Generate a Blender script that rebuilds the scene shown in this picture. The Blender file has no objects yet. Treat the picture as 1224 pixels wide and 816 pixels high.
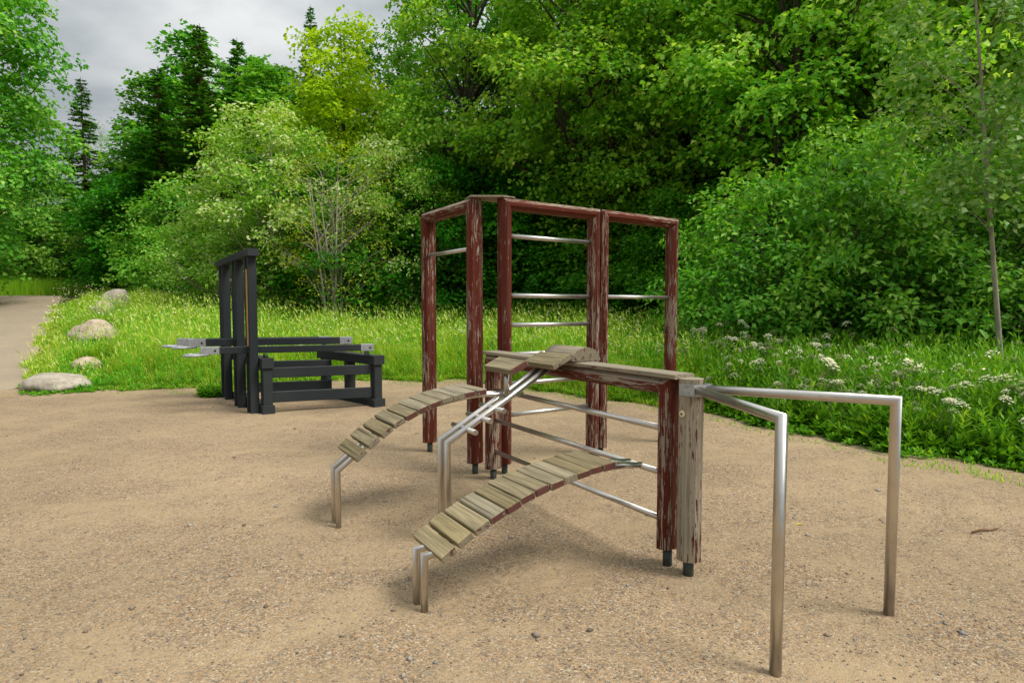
import bpy, bmesh, math, random
import numpy as np
from mathutils import Vector, Matrix
S = bpy.context.scene
C = S.collection
rng = np.random.default_rng(7)
random.seed(7)
PI = math.pi

# ------------------------------------------------------------------ camera, light, exposure
cam_d = bpy.data.cameras.new("camera"); cam = bpy.data.objects.new("camera", cam_d); C.objects.link(cam)
cam_d.sensor_width = 36; cam_d.lens = 21.18; cam_d.clip_start = 0.05; cam_d.clip_end = 2000
cam.location = (0, 0, 1.55); cam.rotation_euler = (math.radians(90 - 3.18), 0, 0)
S.camera = cam
SUN_AZ, SUN_EL = math.radians(112), math.radians(54)      # azimuth clockwise from +Y
sd = bpy.data.lights.new("sun", 'SUN'); sun = bpy.data.objects.new("sun", sd); C.objects.link(sun)
sd.energy = 2.0; sd.angle = math.radians(22); sd.color = (1.0, 0.95, 0.86)
sv = Vector((math.sin(SUN_AZ) * math.cos(SUN_EL), math.cos(SUN_AZ) * math.cos(SUN_EL), math.sin(SUN_EL)))
sun.rotation_euler = sv.to_track_quat('Z', 'Y').to_euler(); sun.location = (20, 5, 40)
S.view_settings.view_transform = 'Standard'; S.view_settings.look = 'None'
S.view_settings.exposure = 1.0; S.view_settings.gamma = 1.0
S.render.engine = 'CYCLES'
S.render.filter_size = 1.15
S.cycles.max_bounces = 8; S.cycles.diffuse_bounces = 5; S.cycles.glossy_bounces = 3
S.cycles.transmission_bounces = 5; S.cycles.transparent_max_bounces = 4

world = bpy.data.worlds.new("World"); S.world = world; world.use_nodes = True
nt = world.node_tree; N = nt.nodes; L = nt.links; N.clear()
wo = N.new('ShaderNodeOutputWorld'); bg = N.new('ShaderNodeBackground'); bg.inputs[1].default_value = 0.1
sky = N.new('ShaderNodeTexSky'); sky.sky_type = 'NISHITA'; sky.sun_disc = False
sky.sun_elevation = SUN_EL; sky.sun_rotation = SUN_AZ
tc = N.new('ShaderNodeTexCoord'); sep = N.new('ShaderNodeSeparateXYZ'); L.new(tc.outputs['Generated'], sep.inputs[0])
zc = N.new('ShaderNodeMath'); zc.operation = 'MAXIMUM'; L.new(sep.outputs[2], zc.inputs[0]); zc.inputs[1].default_value = 0
za = N.new('ShaderNodeMath'); za.operation = 'ADD'; L.new(zc.outputs[0], za.inputs[0]); za.inputs[1].default_value = 0.22
dx = N.new('ShaderNodeMath'); dx.operation = 'DIVIDE'; L.new(sep.outputs[0], dx.inputs[0]); L.new(za.outputs[0], dx.inputs[1])
dy = N.new('ShaderNodeMath'); dy.operation = 'DIVIDE'; L.new(sep.outputs[1], dy.inputs[0]); L.new(za.outputs[0], dy.inputs[1])
cmb = N.new('ShaderNodeCombineXYZ'); L.new(dx.outputs[0], cmb.inputs[0]); L.new(dy.outputs[0], cmb.inputs[1])
cn = N.new('ShaderNodeTexNoise'); cn.inputs['Scale'].default_value = 1.7; cn.inputs['Detail'].default_value = 7
cn.inputs['Roughness'].default_value = 0.52; cn.inputs["Distortion"].default_value = 0.12; L.new(cmb.outputs[0], cn.inputs['Vector'])
cr = N.new('ShaderNodeValToRGB'); L.new(cn.outputs['Fac'], cr.inputs[0])
cr.color_ramp.elements[0].position = 0.38; cr.color_ramp.elements[0].color = (0.33, 0.36, 0.37, 1)
cr.color_ramp.elements[1].position = 0.62; cr.color_ramp.elements[1].color = (0.68, 0.69, 0.68, 1)
# an overcast dome is brighter towards the zenith
ze = N.new('ShaderNodeMapRange'); L.new(zc.outputs[0], ze.inputs[0]); ze.inputs[1].default_value = 0.1; ze.inputs[2].default_value = 1
ze.inputs[3].default_value = 3.2; ze.inputs[4].default_value = 13.5
cm = N.new('ShaderNodeVectorMath'); cm.operation = 'SCALE'; L.new(cr.outputs[0], cm.inputs[0]); L.new(ze.outputs[0], cm.inputs['Scale'])
mx = N.new('ShaderNodeMix'); mx.data_type = 'RGBA'; mx.inputs[0].default_value = 0.93
L.new(sky.outputs[0], mx.inputs[6]); L.new(cm.outputs[0], mx.inputs[7])
L.new(mx.outputs[2], bg.inputs[0]); L.new(bg.outputs[0], wo.inputs[0])

# ------------------------------------------------------------------ node helpers and materials
class NT:
    def __init__(s, name):
        s.m = bpy.data.materials.new(name); s.m.use_nodes = True
        s.t = s.m.node_tree; s.t.nodes.clear()
        s.out = s.t.nodes.new('ShaderNodeOutputMaterial')
    def n(s, typ, **kw):
        x = s.t.nodes.new('ShaderNode' + typ)
        for k, v in kw.items(): setattr(x, k, v)
        return x
    def l(s, a, b): s.t.links.new(a, b)
    def coord(s, scale=(1, 1, 1), rand=True, out='Object'):
        tc = s.n('TexCoord'); v = tc.outputs[out]
        if rand:
            oi = s.n('ObjectInfo'); mm = s.n('VectorMath', operation='SCALE'); mm.inputs[0].default_value = (37.1, 21.7, 53.3)
            s.l(oi.outputs['Random'], mm.inputs['Scale'])
            ad = s.n('VectorMath', operation='ADD'); s.l(v, ad.inputs[0]); s.l(mm.outputs[0], ad.inputs[1]); v = ad.outputs[0]
        mp = s.n('VectorMath', operation='MULTIPLY'); s.l(v, mp.inputs[0]); mp.inputs[1].default_value = scale
        return mp.outputs[0]
    def noise(s, vec, scale, detail=4, rough=0.55, dist=0):
        x = s.n('TexNoise'); x.inputs['Scale'].default_value = scale; x.inputs['Detail'].default_value = detail
        x.inputs['Roughness'].default_value = rough; x.inputs['Distortion'].default_value = dist
        s.l(vec, x.inputs['Vector']); return x.outputs['Fac']
    def ramp(s, fac, stops):
        x = s.n('ValToRGB'); e = x.color_ramp.elements
        while len(e) < len(stops): e.new(0.5)
        for k, (p, c) in enumerate(stops):
            e[k].position = p
            e[k].color = (c, c, c, 1) if not hasattr(c, '__len__') else (*c, 1)
        s.l(fac, x.inputs[0]); return x.outputs[0]
    def mix(s, fac, a, b):
        x = s.n('Mix', data_type='RGBA')
        for i, v in ((0, fac), (6, a), (7, b)):
            if isinstance(v, (int, float)): x.inputs[i].default_value = v
            elif isinstance(v, tuple): x.inputs[i].default_value = (*v, 1)
            else: s.l(v, x.inputs[i])
        return x.outputs[2]
    def math(s, op, a, b=0.0, clamp=False):
        x = s.n('Math', operation=op); x.use_clamp = clamp
        for i, v in ((0, a), (1, b)):
            if isinstance(v, (int, float)): x.inputs[i].default_value = v
            else: s.l(v, x.inputs[i])
        return x.outputs[0]
    def bump(s, h, strength, dist=0.01):
        x = s.n('Bump'); x.inputs['Strength'].default_value = strength; x.inputs['Distance'].default_value = dist
        s.l(h, x.inputs['Height']); return x.outputs[0]
    def bsdf(s, col, rough=0.6, metal=0.0, normal=None, spec=0.4):
        b = s.n('BsdfPrincipled')
        for k, v in (('Base Color', col), ('Roughness', rough), ('Metallic', metal), ('Specular IOR Level', spec)):
            if isinstance(v, tuple): b.inputs[k].default_value = (*v, 1)
            elif isinstance(v, (int, float)): b.inputs[k].default_value = v
            else: s.l(v, b.inputs[k])
        if normal is not None: s.l(normal, b.inputs['Normal'])
        s.l(b.outputs[0], s.out.inputs[0]); return b

def mat_painted(name, cover):
    """weathered grey timber with peeling dark red paint; cover = share of paint left"""
    t = NT(name); co = t.coord()
    st = t.coord((1, 1, 0.030)); st2 = t.coord((1, 1, 0.03))
    grain = t.noise(st2, 70, 5, 0.6); streak = t.noise(st, 30, 6, 0.66, 0.12)
    big = t.noise(t.coord((1, 1, 0.35)), 6, 3, 0.5)
    fine = t.noise(t.coord((1, 1, 0.09)), 85, 3, 0.6)
    wood = t.mix(t.ramp(grain, [(0.3, 0), (0.7, 1)]), (0.13, 0.11, 0.080), (0.34, 0.305, 0.24))
    wood = t.mix(t.ramp(t.noise(co, 3, 3), [(0.35, 0), (0.7, 0.55)]), wood, (0.30, 0.25, 0.15))
    red = t.mix(t.noise(st, 9, 4), (0.042, 0.0075, 0.004), (0.125, 0.023, 0.010))
    red = t.mix(t.ramp(t.noise(st, 40, 3), [(0.45, 0), (0.75, 0.6)]), red, (0.18, 0.075, 0.055))
    a = t.math('ADD', t.math('MULTIPLY', streak, 0.46), t.math('MULTIPLY', big, 0.36))
    a = t.math('ADD', a, t.math('MULTIPLY', fine, 0.62))
    # tops catch the rain: less paint on upward faces
    ge = t.n('NewGeometry'); sx = t.n('SeparateXYZ'); t.l(ge.outputs['True Normal'], sx.inputs[0])
    up = t.math('MULTIPLY', t.math('MAXIMUM', sx.outputs[2], 0.0), -0.13)
    a = t.math('ADD', a, up)
    oi = t.n('ObjectInfo'); a = t.math('ADD', a, t.math('MULTIPLY', t.math('SUBTRACT', oi.outputs['Random'], 0.5), 0.07))
    if cover > 0.4: wood = t.mix(t.ramp(t.noise(st, 33, 3), [(0.4, 0.0), (0.65, 0.55)]), wood, (0.15, 0.06, 0.045))
    lo = 0.70 + (0.5 - cover) * 0.42
    m = t.ramp(a, [(lo - 0.012, 0), (lo + 0.012, 1)])
    edge = t.ramp(a, [(lo - 0.03, 0), (lo - 0.012, 0.55), (lo + 0.0, 0)])
    col = t.mix(edge, t.mix(m, wood, red), (0.42, 0.39, 0.34))
    h = t.math('ADD', t.math('MULTIPLY', m, 0.5), t.math('MULTIPLY', grain, 0.5))
    t.bsdf(col, t.mix(m, (0.85,) * 3, (0.65,) * 3), 0, t.bump(h, 0.55, 0.004), 0.15)
    return t.m

def mat_plank(name, tint=(1, 1, 1), dark=0.0):
    t = NT(name); co = t.coord(); st = t.coord((0.05, 1, 1))
    g = t.noise(st, 55, 6, 0.62, 0.3); g2 = t.noise(t.coord((0.12, 1, 1)), 14, 4, 0.6, 1.2)
    a = tuple(0.13 * x for x in (1, 0.82, 0.48)); b = tuple(0.31 * x for x in (1, 0.82, 0.47))
    a = tuple(p * q for p, q in zip(a, tint)); b = tuple(p * q for p, q in zip(b, tint))
    c = t.mix(t.ramp(g, [(0.28, 0), (0.68, 1)]), a, b)
    c = t.mix(t.ramp(g2, [(0.5, 0), (0.72, 0.55)]), c, tuple(x * 0.75 for x in a))
    c = t.mix(t.ramp(t.noise(co, 26, 4, 0.7), [(0.60, 0), (0.74, 0.55)]), c, (0.12, 0.125, 0.055))
    oi = t.n('ObjectInfo'); hs = t.n('HueSaturation'); t.l(c, hs.inputs['Color'])
    t.l(t.math('ADD', t.math('MULTIPLY', oi.outputs['Random'], 0.4), 0.78), hs.inputs['Value'])
    t.l(t.math('ADD', t.math('MULTIPLY', oi.outputs['Random'], -0.4), 1.1), hs.inputs['Saturation'])
    cr_ = t.ramp(t.noise(t.coord((0.02, 1, 1)), 38, 2), [(0.33, 1), (0.37, 0)])
    c = t.mix(t.math('MULTIPLY', cr_, 0.7), hs.outputs[0], (0.05, 0.042, 0.028))
    t.bsdf(c, 0.85, 0, t.bump(g, 0.6, 0.004), 0.25)
    return t.m

def mat_endgrain(name, paint):
    t = NT(name); co = t.coord()
    g = t.noise(co, 60, 4); c = t.mix(g, (0.10, 0.085, 0.052), (0.26, 0.225, 0.16))
    m = t.ramp(t.noise(co, 22, 4, 0.6), [(0.62 - paint * 0.34, 0), (0.66 - paint * 0.34, 1)])
    c = t.mix(m, c, (0.095, 0.036, 0.028))
    t.bsdf(c, 0.85, 0, t.bump(g, 0.5, 0.004), 0.25); return t.m

def mat_steel(name, col=(0.60, 0.57, 0.53), r=0.30):
    t = NT(name); co = t.coord(); n = t.noise(co, 9, 4); n2 = t.noise(co, 45, 3)
    rr = t.math('ADD', t.math('MULTIPLY', n2, 0.10), r - 0.05)
    c = t.mix(t.ramp(n, [(0.4, 0), (0.7, 1)]), col, tuple(x * 0.84 for x in col))
    t.bsdf(c, rr, 1.0); return t.m

def mat_galv(name):
    t = NT(name); co = t.coord()
    v = t.n('TexVoronoi'); v.inputs['Scale'].default_value = 60; t.l(co, v.inputs['Vector'])
    c = t.mix(t.math('MULTIPLY', v.outputs['Color'], 1.0), (0.26, 0.28, 0.29), (0.42, 0.44, 0.45))
    t.bsdf(c, 0.5, 0.55); return t.m

def mat_black(name):
    t = NT(name); co = t.coord(); st = t.coord((1, 1, 0.06))
    g = t.noise(st, 45, 5, 0.6)
    c = t.mix(g, (0.0035, 0.0062, 0.0085), (0.0135, 0.0205, 0.0265))
    w = t.ramp(t.noise(co, 13, 5, 0.75), [(0.70, 0), (0.735, 1)])
    c = t.mix(t.math('MULTIPLY', w, 0.6), c, (0.26, 0.23, 0.16))
    ge = t.n('NewGeometry'); p = t.ramp(ge.outputs['Pointiness'], [(0.52, 0), (0.60, 0.35)])
    c = t.mix(p, c, (0.07, 0.075, 0.075))
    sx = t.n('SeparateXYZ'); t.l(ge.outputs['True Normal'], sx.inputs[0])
    lit_dust = t.math('MULTIPLY', t.ramp(sx.outputs[2], [(0.6, 0), (0.95, 0.55)]), t.noise(co, 8, 4))
    c = t.mix(lit_dust, c, (0.13, 0.12, 0.10))  # dusty upward faces, with the highlight along the tops painted in
    t.bsdf(c, 0.72, 0, t.bump(g, 0.5, 0.003), 0.14); return t.m

def mat_plain(name, col, rough=0.7, metal=0, var=0.3, scale=30):
    t = NT(name); n = t.noise(t.coord(), scale, 4)
    t.bsdf(t.mix(n, tuple(x * (1 - var) for x in col), tuple(min(1, x * (1 + var)) for x in col)), rough, metal, t.bump(n, 0.2, 0.003)); return t.m

def mat_leaf(name, cols, trans=0.35, rough=0.55, spec=0.18):
    """cols: colours of single leaves, picked by the per-leaf value 'tint'"""
    t = NT(name); a = t.n('Attribute', attribute_name='tint')
    k = len(cols); c = t.ramp(a.outputs['Fac'], [(i / max(1, k - 1), x) for i, x in enumerate(cols)])
    oi = t.n('ObjectInfo'); hs = t.n('HueSaturation'); t.l(c, hs.inputs['Color'])
    t.l(t.math('ADD', t.math('MULTIPLY', oi.outputs['Random'], 0.02), 0.492), hs.inputs['Hue'])
    t.l(t.math('ADD', t.math('MULTIPLY', oi.outputs['Random'], 0.2), 0.9), hs.inputs['Value'])
    b = t.n('BsdfPrincipled'); t.l(hs.outputs[0], b.inputs['Base Color']); b.inputs['Roughness'].default_value = rough
    b.inputs['Specular IOR Level'].default_value = spec
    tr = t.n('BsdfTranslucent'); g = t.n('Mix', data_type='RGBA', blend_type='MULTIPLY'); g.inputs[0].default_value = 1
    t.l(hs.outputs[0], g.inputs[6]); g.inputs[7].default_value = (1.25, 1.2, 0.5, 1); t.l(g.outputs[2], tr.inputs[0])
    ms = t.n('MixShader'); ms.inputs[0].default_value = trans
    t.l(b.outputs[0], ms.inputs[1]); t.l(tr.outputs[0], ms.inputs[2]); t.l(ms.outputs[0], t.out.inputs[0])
    return t.m

def mat_bark(name, a, b, scale=14):
    t = NT(name); st = t.coord((1, 1, 0.25)); n = t.noise(st, scale, 6, 0.65, 0.5)
    t.bsdf(t.mix(t.ramp(n, [(0.3, 0), (0.7, 1)]), a, b), 0.9, 0, t.bump(n, 0.6, 0.02), 0.2); return t.m

def mat_sand(name, path=False):
    t = NT(name); tc = t.n('TexCoord'); co = tc.outputs['Object']
    def sc(v): 
        m = t.n('VectorMath', operation='MULTIPLY'); t.l(co, m.inputs[0]); m.inputs[1].default_value = v; return m.outputs[0]
    vo = t.n('TexVoronoi'); vo.inputs['Scale'].default_value = 135; t.l(co, vo.inputs['Vector'])
    vb = t.n('TexVoronoi'); vb.inputs['Scale'].default_value = 42; t.l(co, vb.inputs['Vector'])
    sx = t.n('SeparateColor'); t.l(vo.outputs['Color'], sx.inputs[0])
    sb = t.n('SeparateColor'); t.l(vb.outputs['Color'], sb.inputs[0])
    grain = t.ramp(sx.outputs[0], [(0.0, (0.075, 0.052, 0.036)), (0.14, (0.13, 0.12, 0.105)), (0.27, (0.21, 0.132, 0.072)), (0.55, (0.32, 0.212, 0.115)), (0.8, (0.41, 0.275, 0.155)), (0.92, (0.30, 0.285, 0.245)), (1.0, (0.62, 0.53, 0.40))])
    fine = t.mix(t.noise(co, 320, 2), (0.30, 0.217, 0.128), (0.435, 0.33, 0.198))
    patch = t.noise(sc((1, 1.5, 1)), 0.9, 7, 0.62, 0.6)
    near = t.noise(co, 5.5, 5, 0.6)
    pm = t.math('ADD', t.math('MULTIPLY', patch, 0.75), t.math('MULTIPLY', near, 0.35))
    pf = t.ramp(pm, [(0.47, 0.15), (0.59, 0.5), (0.70, 0.9)])
    col = t.mix(pf, grain, fine)
    dk = t.ramp(sb.outputs[1], [(0.80, 0), (0.95, 0.5)])
    col = t.mix(t.math('MULTIPLY', dk, t.math('SUBTRACT', 1.0, pf)), col, (0.095, 0.077, 0.064))
    tone = t.ramp(t.noise(co, 0.45, 4, 0.5), [(0.3, 0.80), (0.7, 1.1)])
    mm = t.n('Mix', data_type='RGBA', blend_type='MULTIPLY'); mm.inputs[0].default_value = 1; t.l(col, mm.inputs[6]); t.l(tone, mm.inputs[7]); col = mm.outputs[2]
    if path:
        col = t.mix(0.5, col, (0.33, 0.285, 0.225))
    else:
        v = t.n('Attribute', attribute_name='veg')
        vv = t.math('ADD', v.outputs['Fac'], t.math('MULTIPLY', t.math('SUBTRACT', t.noise(co, 3, 5, 0.65), 0.5), 0.9))
        vm = t.ramp(vv, [(0.42, 0), (0.58, 1)])
        soil = t.mix(t.noise(co, 9, 5), (0.022, 0.030, 0.010), (0.075, 0.085, 0.026))
        col = t.mix(vm, col, soil)
    h = t.math('ADD', t.math('MULTIPLY', vo.outputs['Distance'], -0.55), t.math('MULTIPLY', t.noise(co, 34, 5, 0.65), 0.9))
    b1 = t.bump(h, 0.55, 0.012)
    x = t.n('Bump'); x.inputs['Strength'].default_value = 0.55; x.inputs['Distance'].default_value = 0.06
    t.l(t.noise(co, 4.2, 5, 0.6), x.inputs['Height']); t.l(b1, x.inputs['Normal'])
    t.bsdf(col, 0.92, 0, x.outputs[0], 0.2); return t.m

def mat_rock(name, a, b):
    t = NT(name); co = t.coord(); n = t.noise(co, 6, 7, 0.65); n2 = t.noise(co, 26, 5, 0.7)
    c = t.mix(t.ramp(n, [(0.35, 0), (0.7, 1)]), a, b)
    c = t.mix(t.ramp(n2, [(0.56, 0), (0.70, 0.6)]), c, (0.20, 0.17, 0.13))
    t.bsdf(c, 0.9, 0, t.bump(t.math('ADD', n, t.math('MULTIPLY', n2, 0.5)), 0.6, 0.04), 0.2); return t.m

M = dict(
    paint=mat_painted('peeling_red_paint', 0.62), paint_mid=mat_painted('worn_red_paint', 0.55), bare=mat_painted('bare_grey_timber', 0.20),
    plank=mat_plank('weathered_plank'), plank_grey=mat_plank('grey_plank', (0.92, 0.93, 1.05)), plank_new=mat_plank('yellowish_plank', (1.12, 1.05, 0.72)),
    end_red=mat_endgrain('red_stained_end_grain', 0.9), end_bare=mat_endgrain('bare_end_grain', 0.15),
    steel=mat_steel('brushed_steel'), rung=mat_steel('dull_steel', (0.56, 0.55, 0.52), 0.38), foot=mat_plain('dark_foot_steel', (0.055, 0.065, 0.06), 0.5, 0.5),
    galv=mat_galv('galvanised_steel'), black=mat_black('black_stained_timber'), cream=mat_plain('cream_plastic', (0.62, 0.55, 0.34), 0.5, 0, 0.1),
    hole=mat_plain('dark_screw', (0.03, 0.03, 0.03), 0.5, 0.6), pine=mat_plain('raw_pine', (0.48, 0.27, 0.09), 0.8, 0, 0.25),
    sand=mat_sand('sand_and_soil'), path=mat_sand('path_gravel', True), pebble=None)
M['pebble'] = mat_leaf('pebbles', [(0.11, 0.09, 0.07), (0.19, 0.145, 0.105), (0.25, 0.195, 0.14), (0.21, 0.205, 0.195), (0.34, 0.30, 0.25)], 0.0, 0.85, 0.2)

# ------------------------------------------------------------------ object helpers
def tag(o, label=None, cat=None, group=None, kind=None):
    for k, v in (('label', label), ('category', cat), ('group', group), ('kind', kind)):
        if v: o[k] = v
    return o
def link(name, me, mats=(), parent=None, loc=(0, 0, 0), rot=None):
    o = bpy.data.objects.new(name, me); C.objects.link(o)
    for m in (mats if isinstance(mats, (list, tuple)) else [mats]):
        if m and m.name not in [x.name for x in me.materials]: me.materials.append(m)
    if rot is not None: o.matrix_world = Matrix.Translation(Vector(loc)) @ rot.to_4x4()
    else: o.location = loc
    if parent:
        o.parent = parent; o.location = Vector(loc) - WL[parent]
        if rot is not None: o.rotation_euler = rot.to_euler()
    WL[o] = Vector(loc)
    return o
class _WL(dict):                          # world position of things and unrotated parts, by name
    def __getitem__(s, o): return dict.__getitem__(s, o.name)
    def __setitem__(s, o, v): dict.__setitem__(s, o.name, v)
WL = _WL()
WR = {}
def empty(name, loc, label, cat, group=None):
    o = bpy.data.objects.new(name, None); C.objects.link(o); o.location = loc; o.empty_display_size = 0.2
    WL[o] = Vector(loc); return tag(o, label, cat, group)
def npmesh(name, V, Fc, tint=None, mats=(), smooth=False, matidx=None):
    """V (n,3); Fc (m,k) faces of one size"""
    me = bpy.data.meshes.new(name); V = np.asarray(V, np.float32); Fc = np.asarray(Fc, np.int32)
    me.vertices.add(len(V)); me.vertices.foreach_set('co', V.ravel())
    k = Fc.shape[1]; me.loops.add(Fc.size); me.loops.foreach_set('vertex_index', Fc.ravel())
    me.polygons.add(len(Fc)); me.polygons.foreach_set('loop_start', np.arange(0, Fc.size, k, dtype=np.int32))
    me.polygons.foreach_set('loop_total', np.full(len(Fc), k, np.int32))
    if smooth: me.polygons.foreach_set('use_smooth', np.ones(len(Fc), bool))
    for m in (mats if isinstance(mats, (list, tuple)) else [mats]): me.materials.append(m)
    if matidx is not None: me.polygons.foreach_set('material_index', np.asarray(matidx, np.int32))
    me.update(calc_edges=True)
    if tint is not None:
        a = me.attributes.new('tint', 'FLOAT', 'POINT'); a.data.foreach_set('value', np.asarray(tint, np.float32))
    return me
def bm_mesh(name, bm, smooth=False):
    me = bpy.data.meshes.new(name); bmesh.ops.recalc_face_normals(bm, faces=bm.faces); bm.to_mesh(me); bm.free()
    if smooth: me.polygons.foreach_set('use_smooth', np.ones(len(me.polygons), bool))
    return me
def frame(zdir, ydir):
    z = Vector(zdir).normalized(); x = Vector(ydir).cross(z).normalized(); y = z.cross(x)
    return Matrix((x, y, z)).transposed()
def timber_mesh(name, Lh, t, a, ch, cut0=0.0, cut1=0.0, jit=0.0):
    """bar along local z from 0 to Lh; thickness t along x, width a along y, chamfered; ends sheared by cut*y for mitres"""
    p = [(-t/2 + ch, -a/2), (t/2 - ch, -a/2), (t/2, -a/2 + ch), (t/2, a/2 - ch), (t/2 - ch, a/2), (-t/2 + ch, a/2), (-t/2, a/2 - ch), (-t/2, -a/2 + ch)]
    bm = bmesh.new(); rings = []
    n = max(2, int(Lh / 0.5) + 1)
    for i in range(n + 1):
        f = i / n; ring = []
        for (x, y) in p:
            z = f * Lh + (cut0 * y if i == 0 else cut1 * y if i == n else 0)
            jx = random.uniform(-jit, jit) if 0 < i < n else 0
            ring.append(bm.verts.new((x + jx, y + jx * 0.5, z)))
        rings.append(ring)
    for a_, b_ in zip(rings, rings[1:]):
        for k in range(8): bm.faces.new((a_[k], a_[(k + 1) % 8], b_[(k + 1) % 8], b_[k]))
    bm.faces.new(rings[0][::-1]); bm.faces.new(rings[-1])
    return bm_mesh(name, bm)
def timber(name, p0, p1, t, a, ch, ydir, mat, parent, cut0=0.0, cut1=0.0, jit=0.0):
    p0 = Vector(p0); p1 = Vector(p1)
    me = timber_mesh(name, (p1 - p0).length, t, a, ch, cut0, cut1, jit)
    return link(name, me, mat, parent, p0, frame(p1 - p0, ydir))
def box_mesh(name, sx, sy, sz, bev=0.004, rough=0.0):
    bm = bmesh.new(); bmesh.ops.create_cube(bm, size=1)
    bmesh.ops.scale(bm, vec=(sx, sy, sz), verts=bm.verts)
    if bev: bmesh.ops.bevel(bm, geom=bm.edges[:], offset=bev, segments=1, affect='EDGES')
    if rough:
        for v in bm.verts: v.co += Vector((random.uniform(-rough, rough), random.uniform(-rough, rough), random.uniform(-rough, rough)))
    return bm_mesh(name, bm)
def box(name, c, sx, sy, sz, mat, parent, rot=None, bev=0.004):
    return link(name, box_mesh(name, sx, sy, sz, bev), mat, parent, c, rot or Matrix.Identity(3))
def tube_bm(bm, pts, r, sides=14, caps=True, sharp=True):
    """tube along pts with mitred corners; r a number or one per point"""
    pts = [Vector(p) for p in pts]; n = len(pts); rr = r if hasattr(r, '__len__') else [r] * n
    d = [(pts[i + 1] - pts[i]).normalized() for i in range(n - 1)]
    ref = Vector((0, 0, 1)) if abs(d[0].z) < 0.9 else Vector((1, 0, 0))
    x = d[0].cross(ref).normalized(); y = d[0].cross(x).normalized(); rings = []
    for i in range(n):
        if i > 0 and i < n - 1:
            nrm = (d[i - 1] + d[i]).normalized()
        else: nrm = d[0] if i == 0 else d[-1]
        di = d[max(0, i - 1)] if i else d[0]
        if i > 0:     # carry the frame over along the incoming direction
            x = (x - di * x.dot(di)).normalized(); y = di.cross(x).normalized()
        ring = []
        for k in range(sides):
            a = 2 * PI * k / sides; o = (x * math.cos(a) + y * math.sin(a)) * rr[i]
            s = -o.dot(nrm) / max(0.2, di.dot(nrm)); ring.append(bm.verts.new(pts[i] + o + di * s))
        rings.append(ring)
    for a_, b_ in zip(rings, rings[1:]):
        for k in range(sides):
            f = bm.faces.new((a_[k], a_[(k + 1) % sides], b_[(k + 1) % sides], b_[k])); f.smooth = True
    if caps: bm.faces.new(rings[0][::-1]); bm.faces.new(rings[-1])
def tube(name, pts, r, mat, parent, sides=14):
    p0 = Vector(pts[0]); bm = bmesh.new(); tube_bm(bm, [Vector(p) - p0 for p in pts], r, sides)
    bmesh.ops.recalc_face_normals(bm, faces=bm.faces)
    me = bpy.data.meshes.new(name); bm.to_mesh(me); bm.free()
    return link(name, me, mat, parent, p0)

# ------------------------------------------------------------------ terrain
RB = np.array([-2.0, -0.85, -0.808, -0.572, -0.50, -0.42, -0.33, -0.21, -0.09, 0.04, 0.12, 0.317, 0.456, 0.622, 0.85, 1.2, 3.0])
DE = np.array([11.0, 11.3, 10.8, 11.1, 11.2, 11.5, 12.3, 12.8, 12.8, 11.2, 10.4, 8.95, 7.6, 6.5, 5.66, 4.9, 4.0])
def d_edge(x, y):
    y = np.maximum(y, 0.8); return np.interp(x / y, RB, DE)
def slope(x, y):
    r = x / np.maximum(y, 0.8); return np.interp(r, [-0.62, -0.40, -0.1, 0.15, 0.32, 0.5], [0.11, 0.10, 0.09, 0.08, 0.05, 0.035])
def wob(x, y): return 0.16 * np.sin(1.9 * x + 0.7 * y) + 0.11 * np.sin(4.3 * x - 2.1 * y + 1) + 0.06 * np.sin(9 * x + 5 * y)
def zg(x, y):
    x = np.asarray(x, float); y = np.asarray(y, float); t = y - d_edge(x, y)
    sp = np.logaddexp(0, t / 0.5) * 0.5
    sp = 20 - np.logaddexp(0, (20 - sp) / 1.0) * 1.0                    # levels off beyond the crest
    return slope(x, y) * np.clip(sp, 0, 30) + 0.012 * np.sin(1.3 * x + .6) * np.sin(1.1 * y) + 0.006 * np.sin(3.7 * x + 2 * y)
def z1(x, y): return float(zg(x, y))
def path_right(y): return -9.46 - 13.7 * (y - 11.5) / 19.5
def in_path(x, y):
    xr = path_right(y) + 0.12 * np.sin(y * 2.2) + 0.1 * np.sin(y * 5.1); return (y > 9.5) & (x < xr) & (x > xr - 5.5) & (y < 33.2)
nx, ny = 330, 330
ux = np.linspace(-1, 1, nx); gx = 2.6 * np.sinh(4.9 * ux)
uy = np.linspace(-0.78, 1, ny); gy = 6 + 3.0 * np.sinh(5.0 * uy)
X, Y = np.meshgrid(gx, gy); Z = zg(X, Y)
Z += 0.010 * np.sin(5.1 * X + 1.7 * np.sin(3.1 * Y)) * np.sin(4.4 * Y + 1.3 * np.sin(2.7 * X)) * (Y < 12)
idx = np.arange(nx * ny).reshape(ny, nx)
Fc = np.stack([idx[:-1, :-1], idx[:-1, 1:], idx[1:, 1:], idx[1:, :-1]], -1).reshape(-1, 4)
gme = npmesh('ground', np.stack([X, Y, Z], -1).reshape(-1, 3), Fc, mats=M['sand'], smooth=True)
T = Y - d_edge(X, Y) - wob(X, Y)
veg = np.clip(0.5 + T / 0.9, 0, 1); veg[in_path(X, Y)] = 0
at_ = gme.attributes.new('veg', 'FLOAT', 'POINT'); at_.data.foreach_set('value', veg.ravel().astype(np.float32))
tag(link('ground', gme), kind='structure')
py = np.linspace(10.4, 34, 70); pv = []; 
for y in py:
    for k in range(9):
        x = path_right(y) + 0.1 - 5.4 * k / 8; pv.append((x, y, z1(x, y) + min(0.03, (y - 11.4) * 0.06)))
pi = np.arange(70 * 9).reshape(70, 9)
pf = np.stack([pi[:-1, :-1], pi[:-1, 1:], pi[1:, 1:], pi[1:, :-1]], -1).reshape(-1, 4)[:, ::-1]
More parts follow.
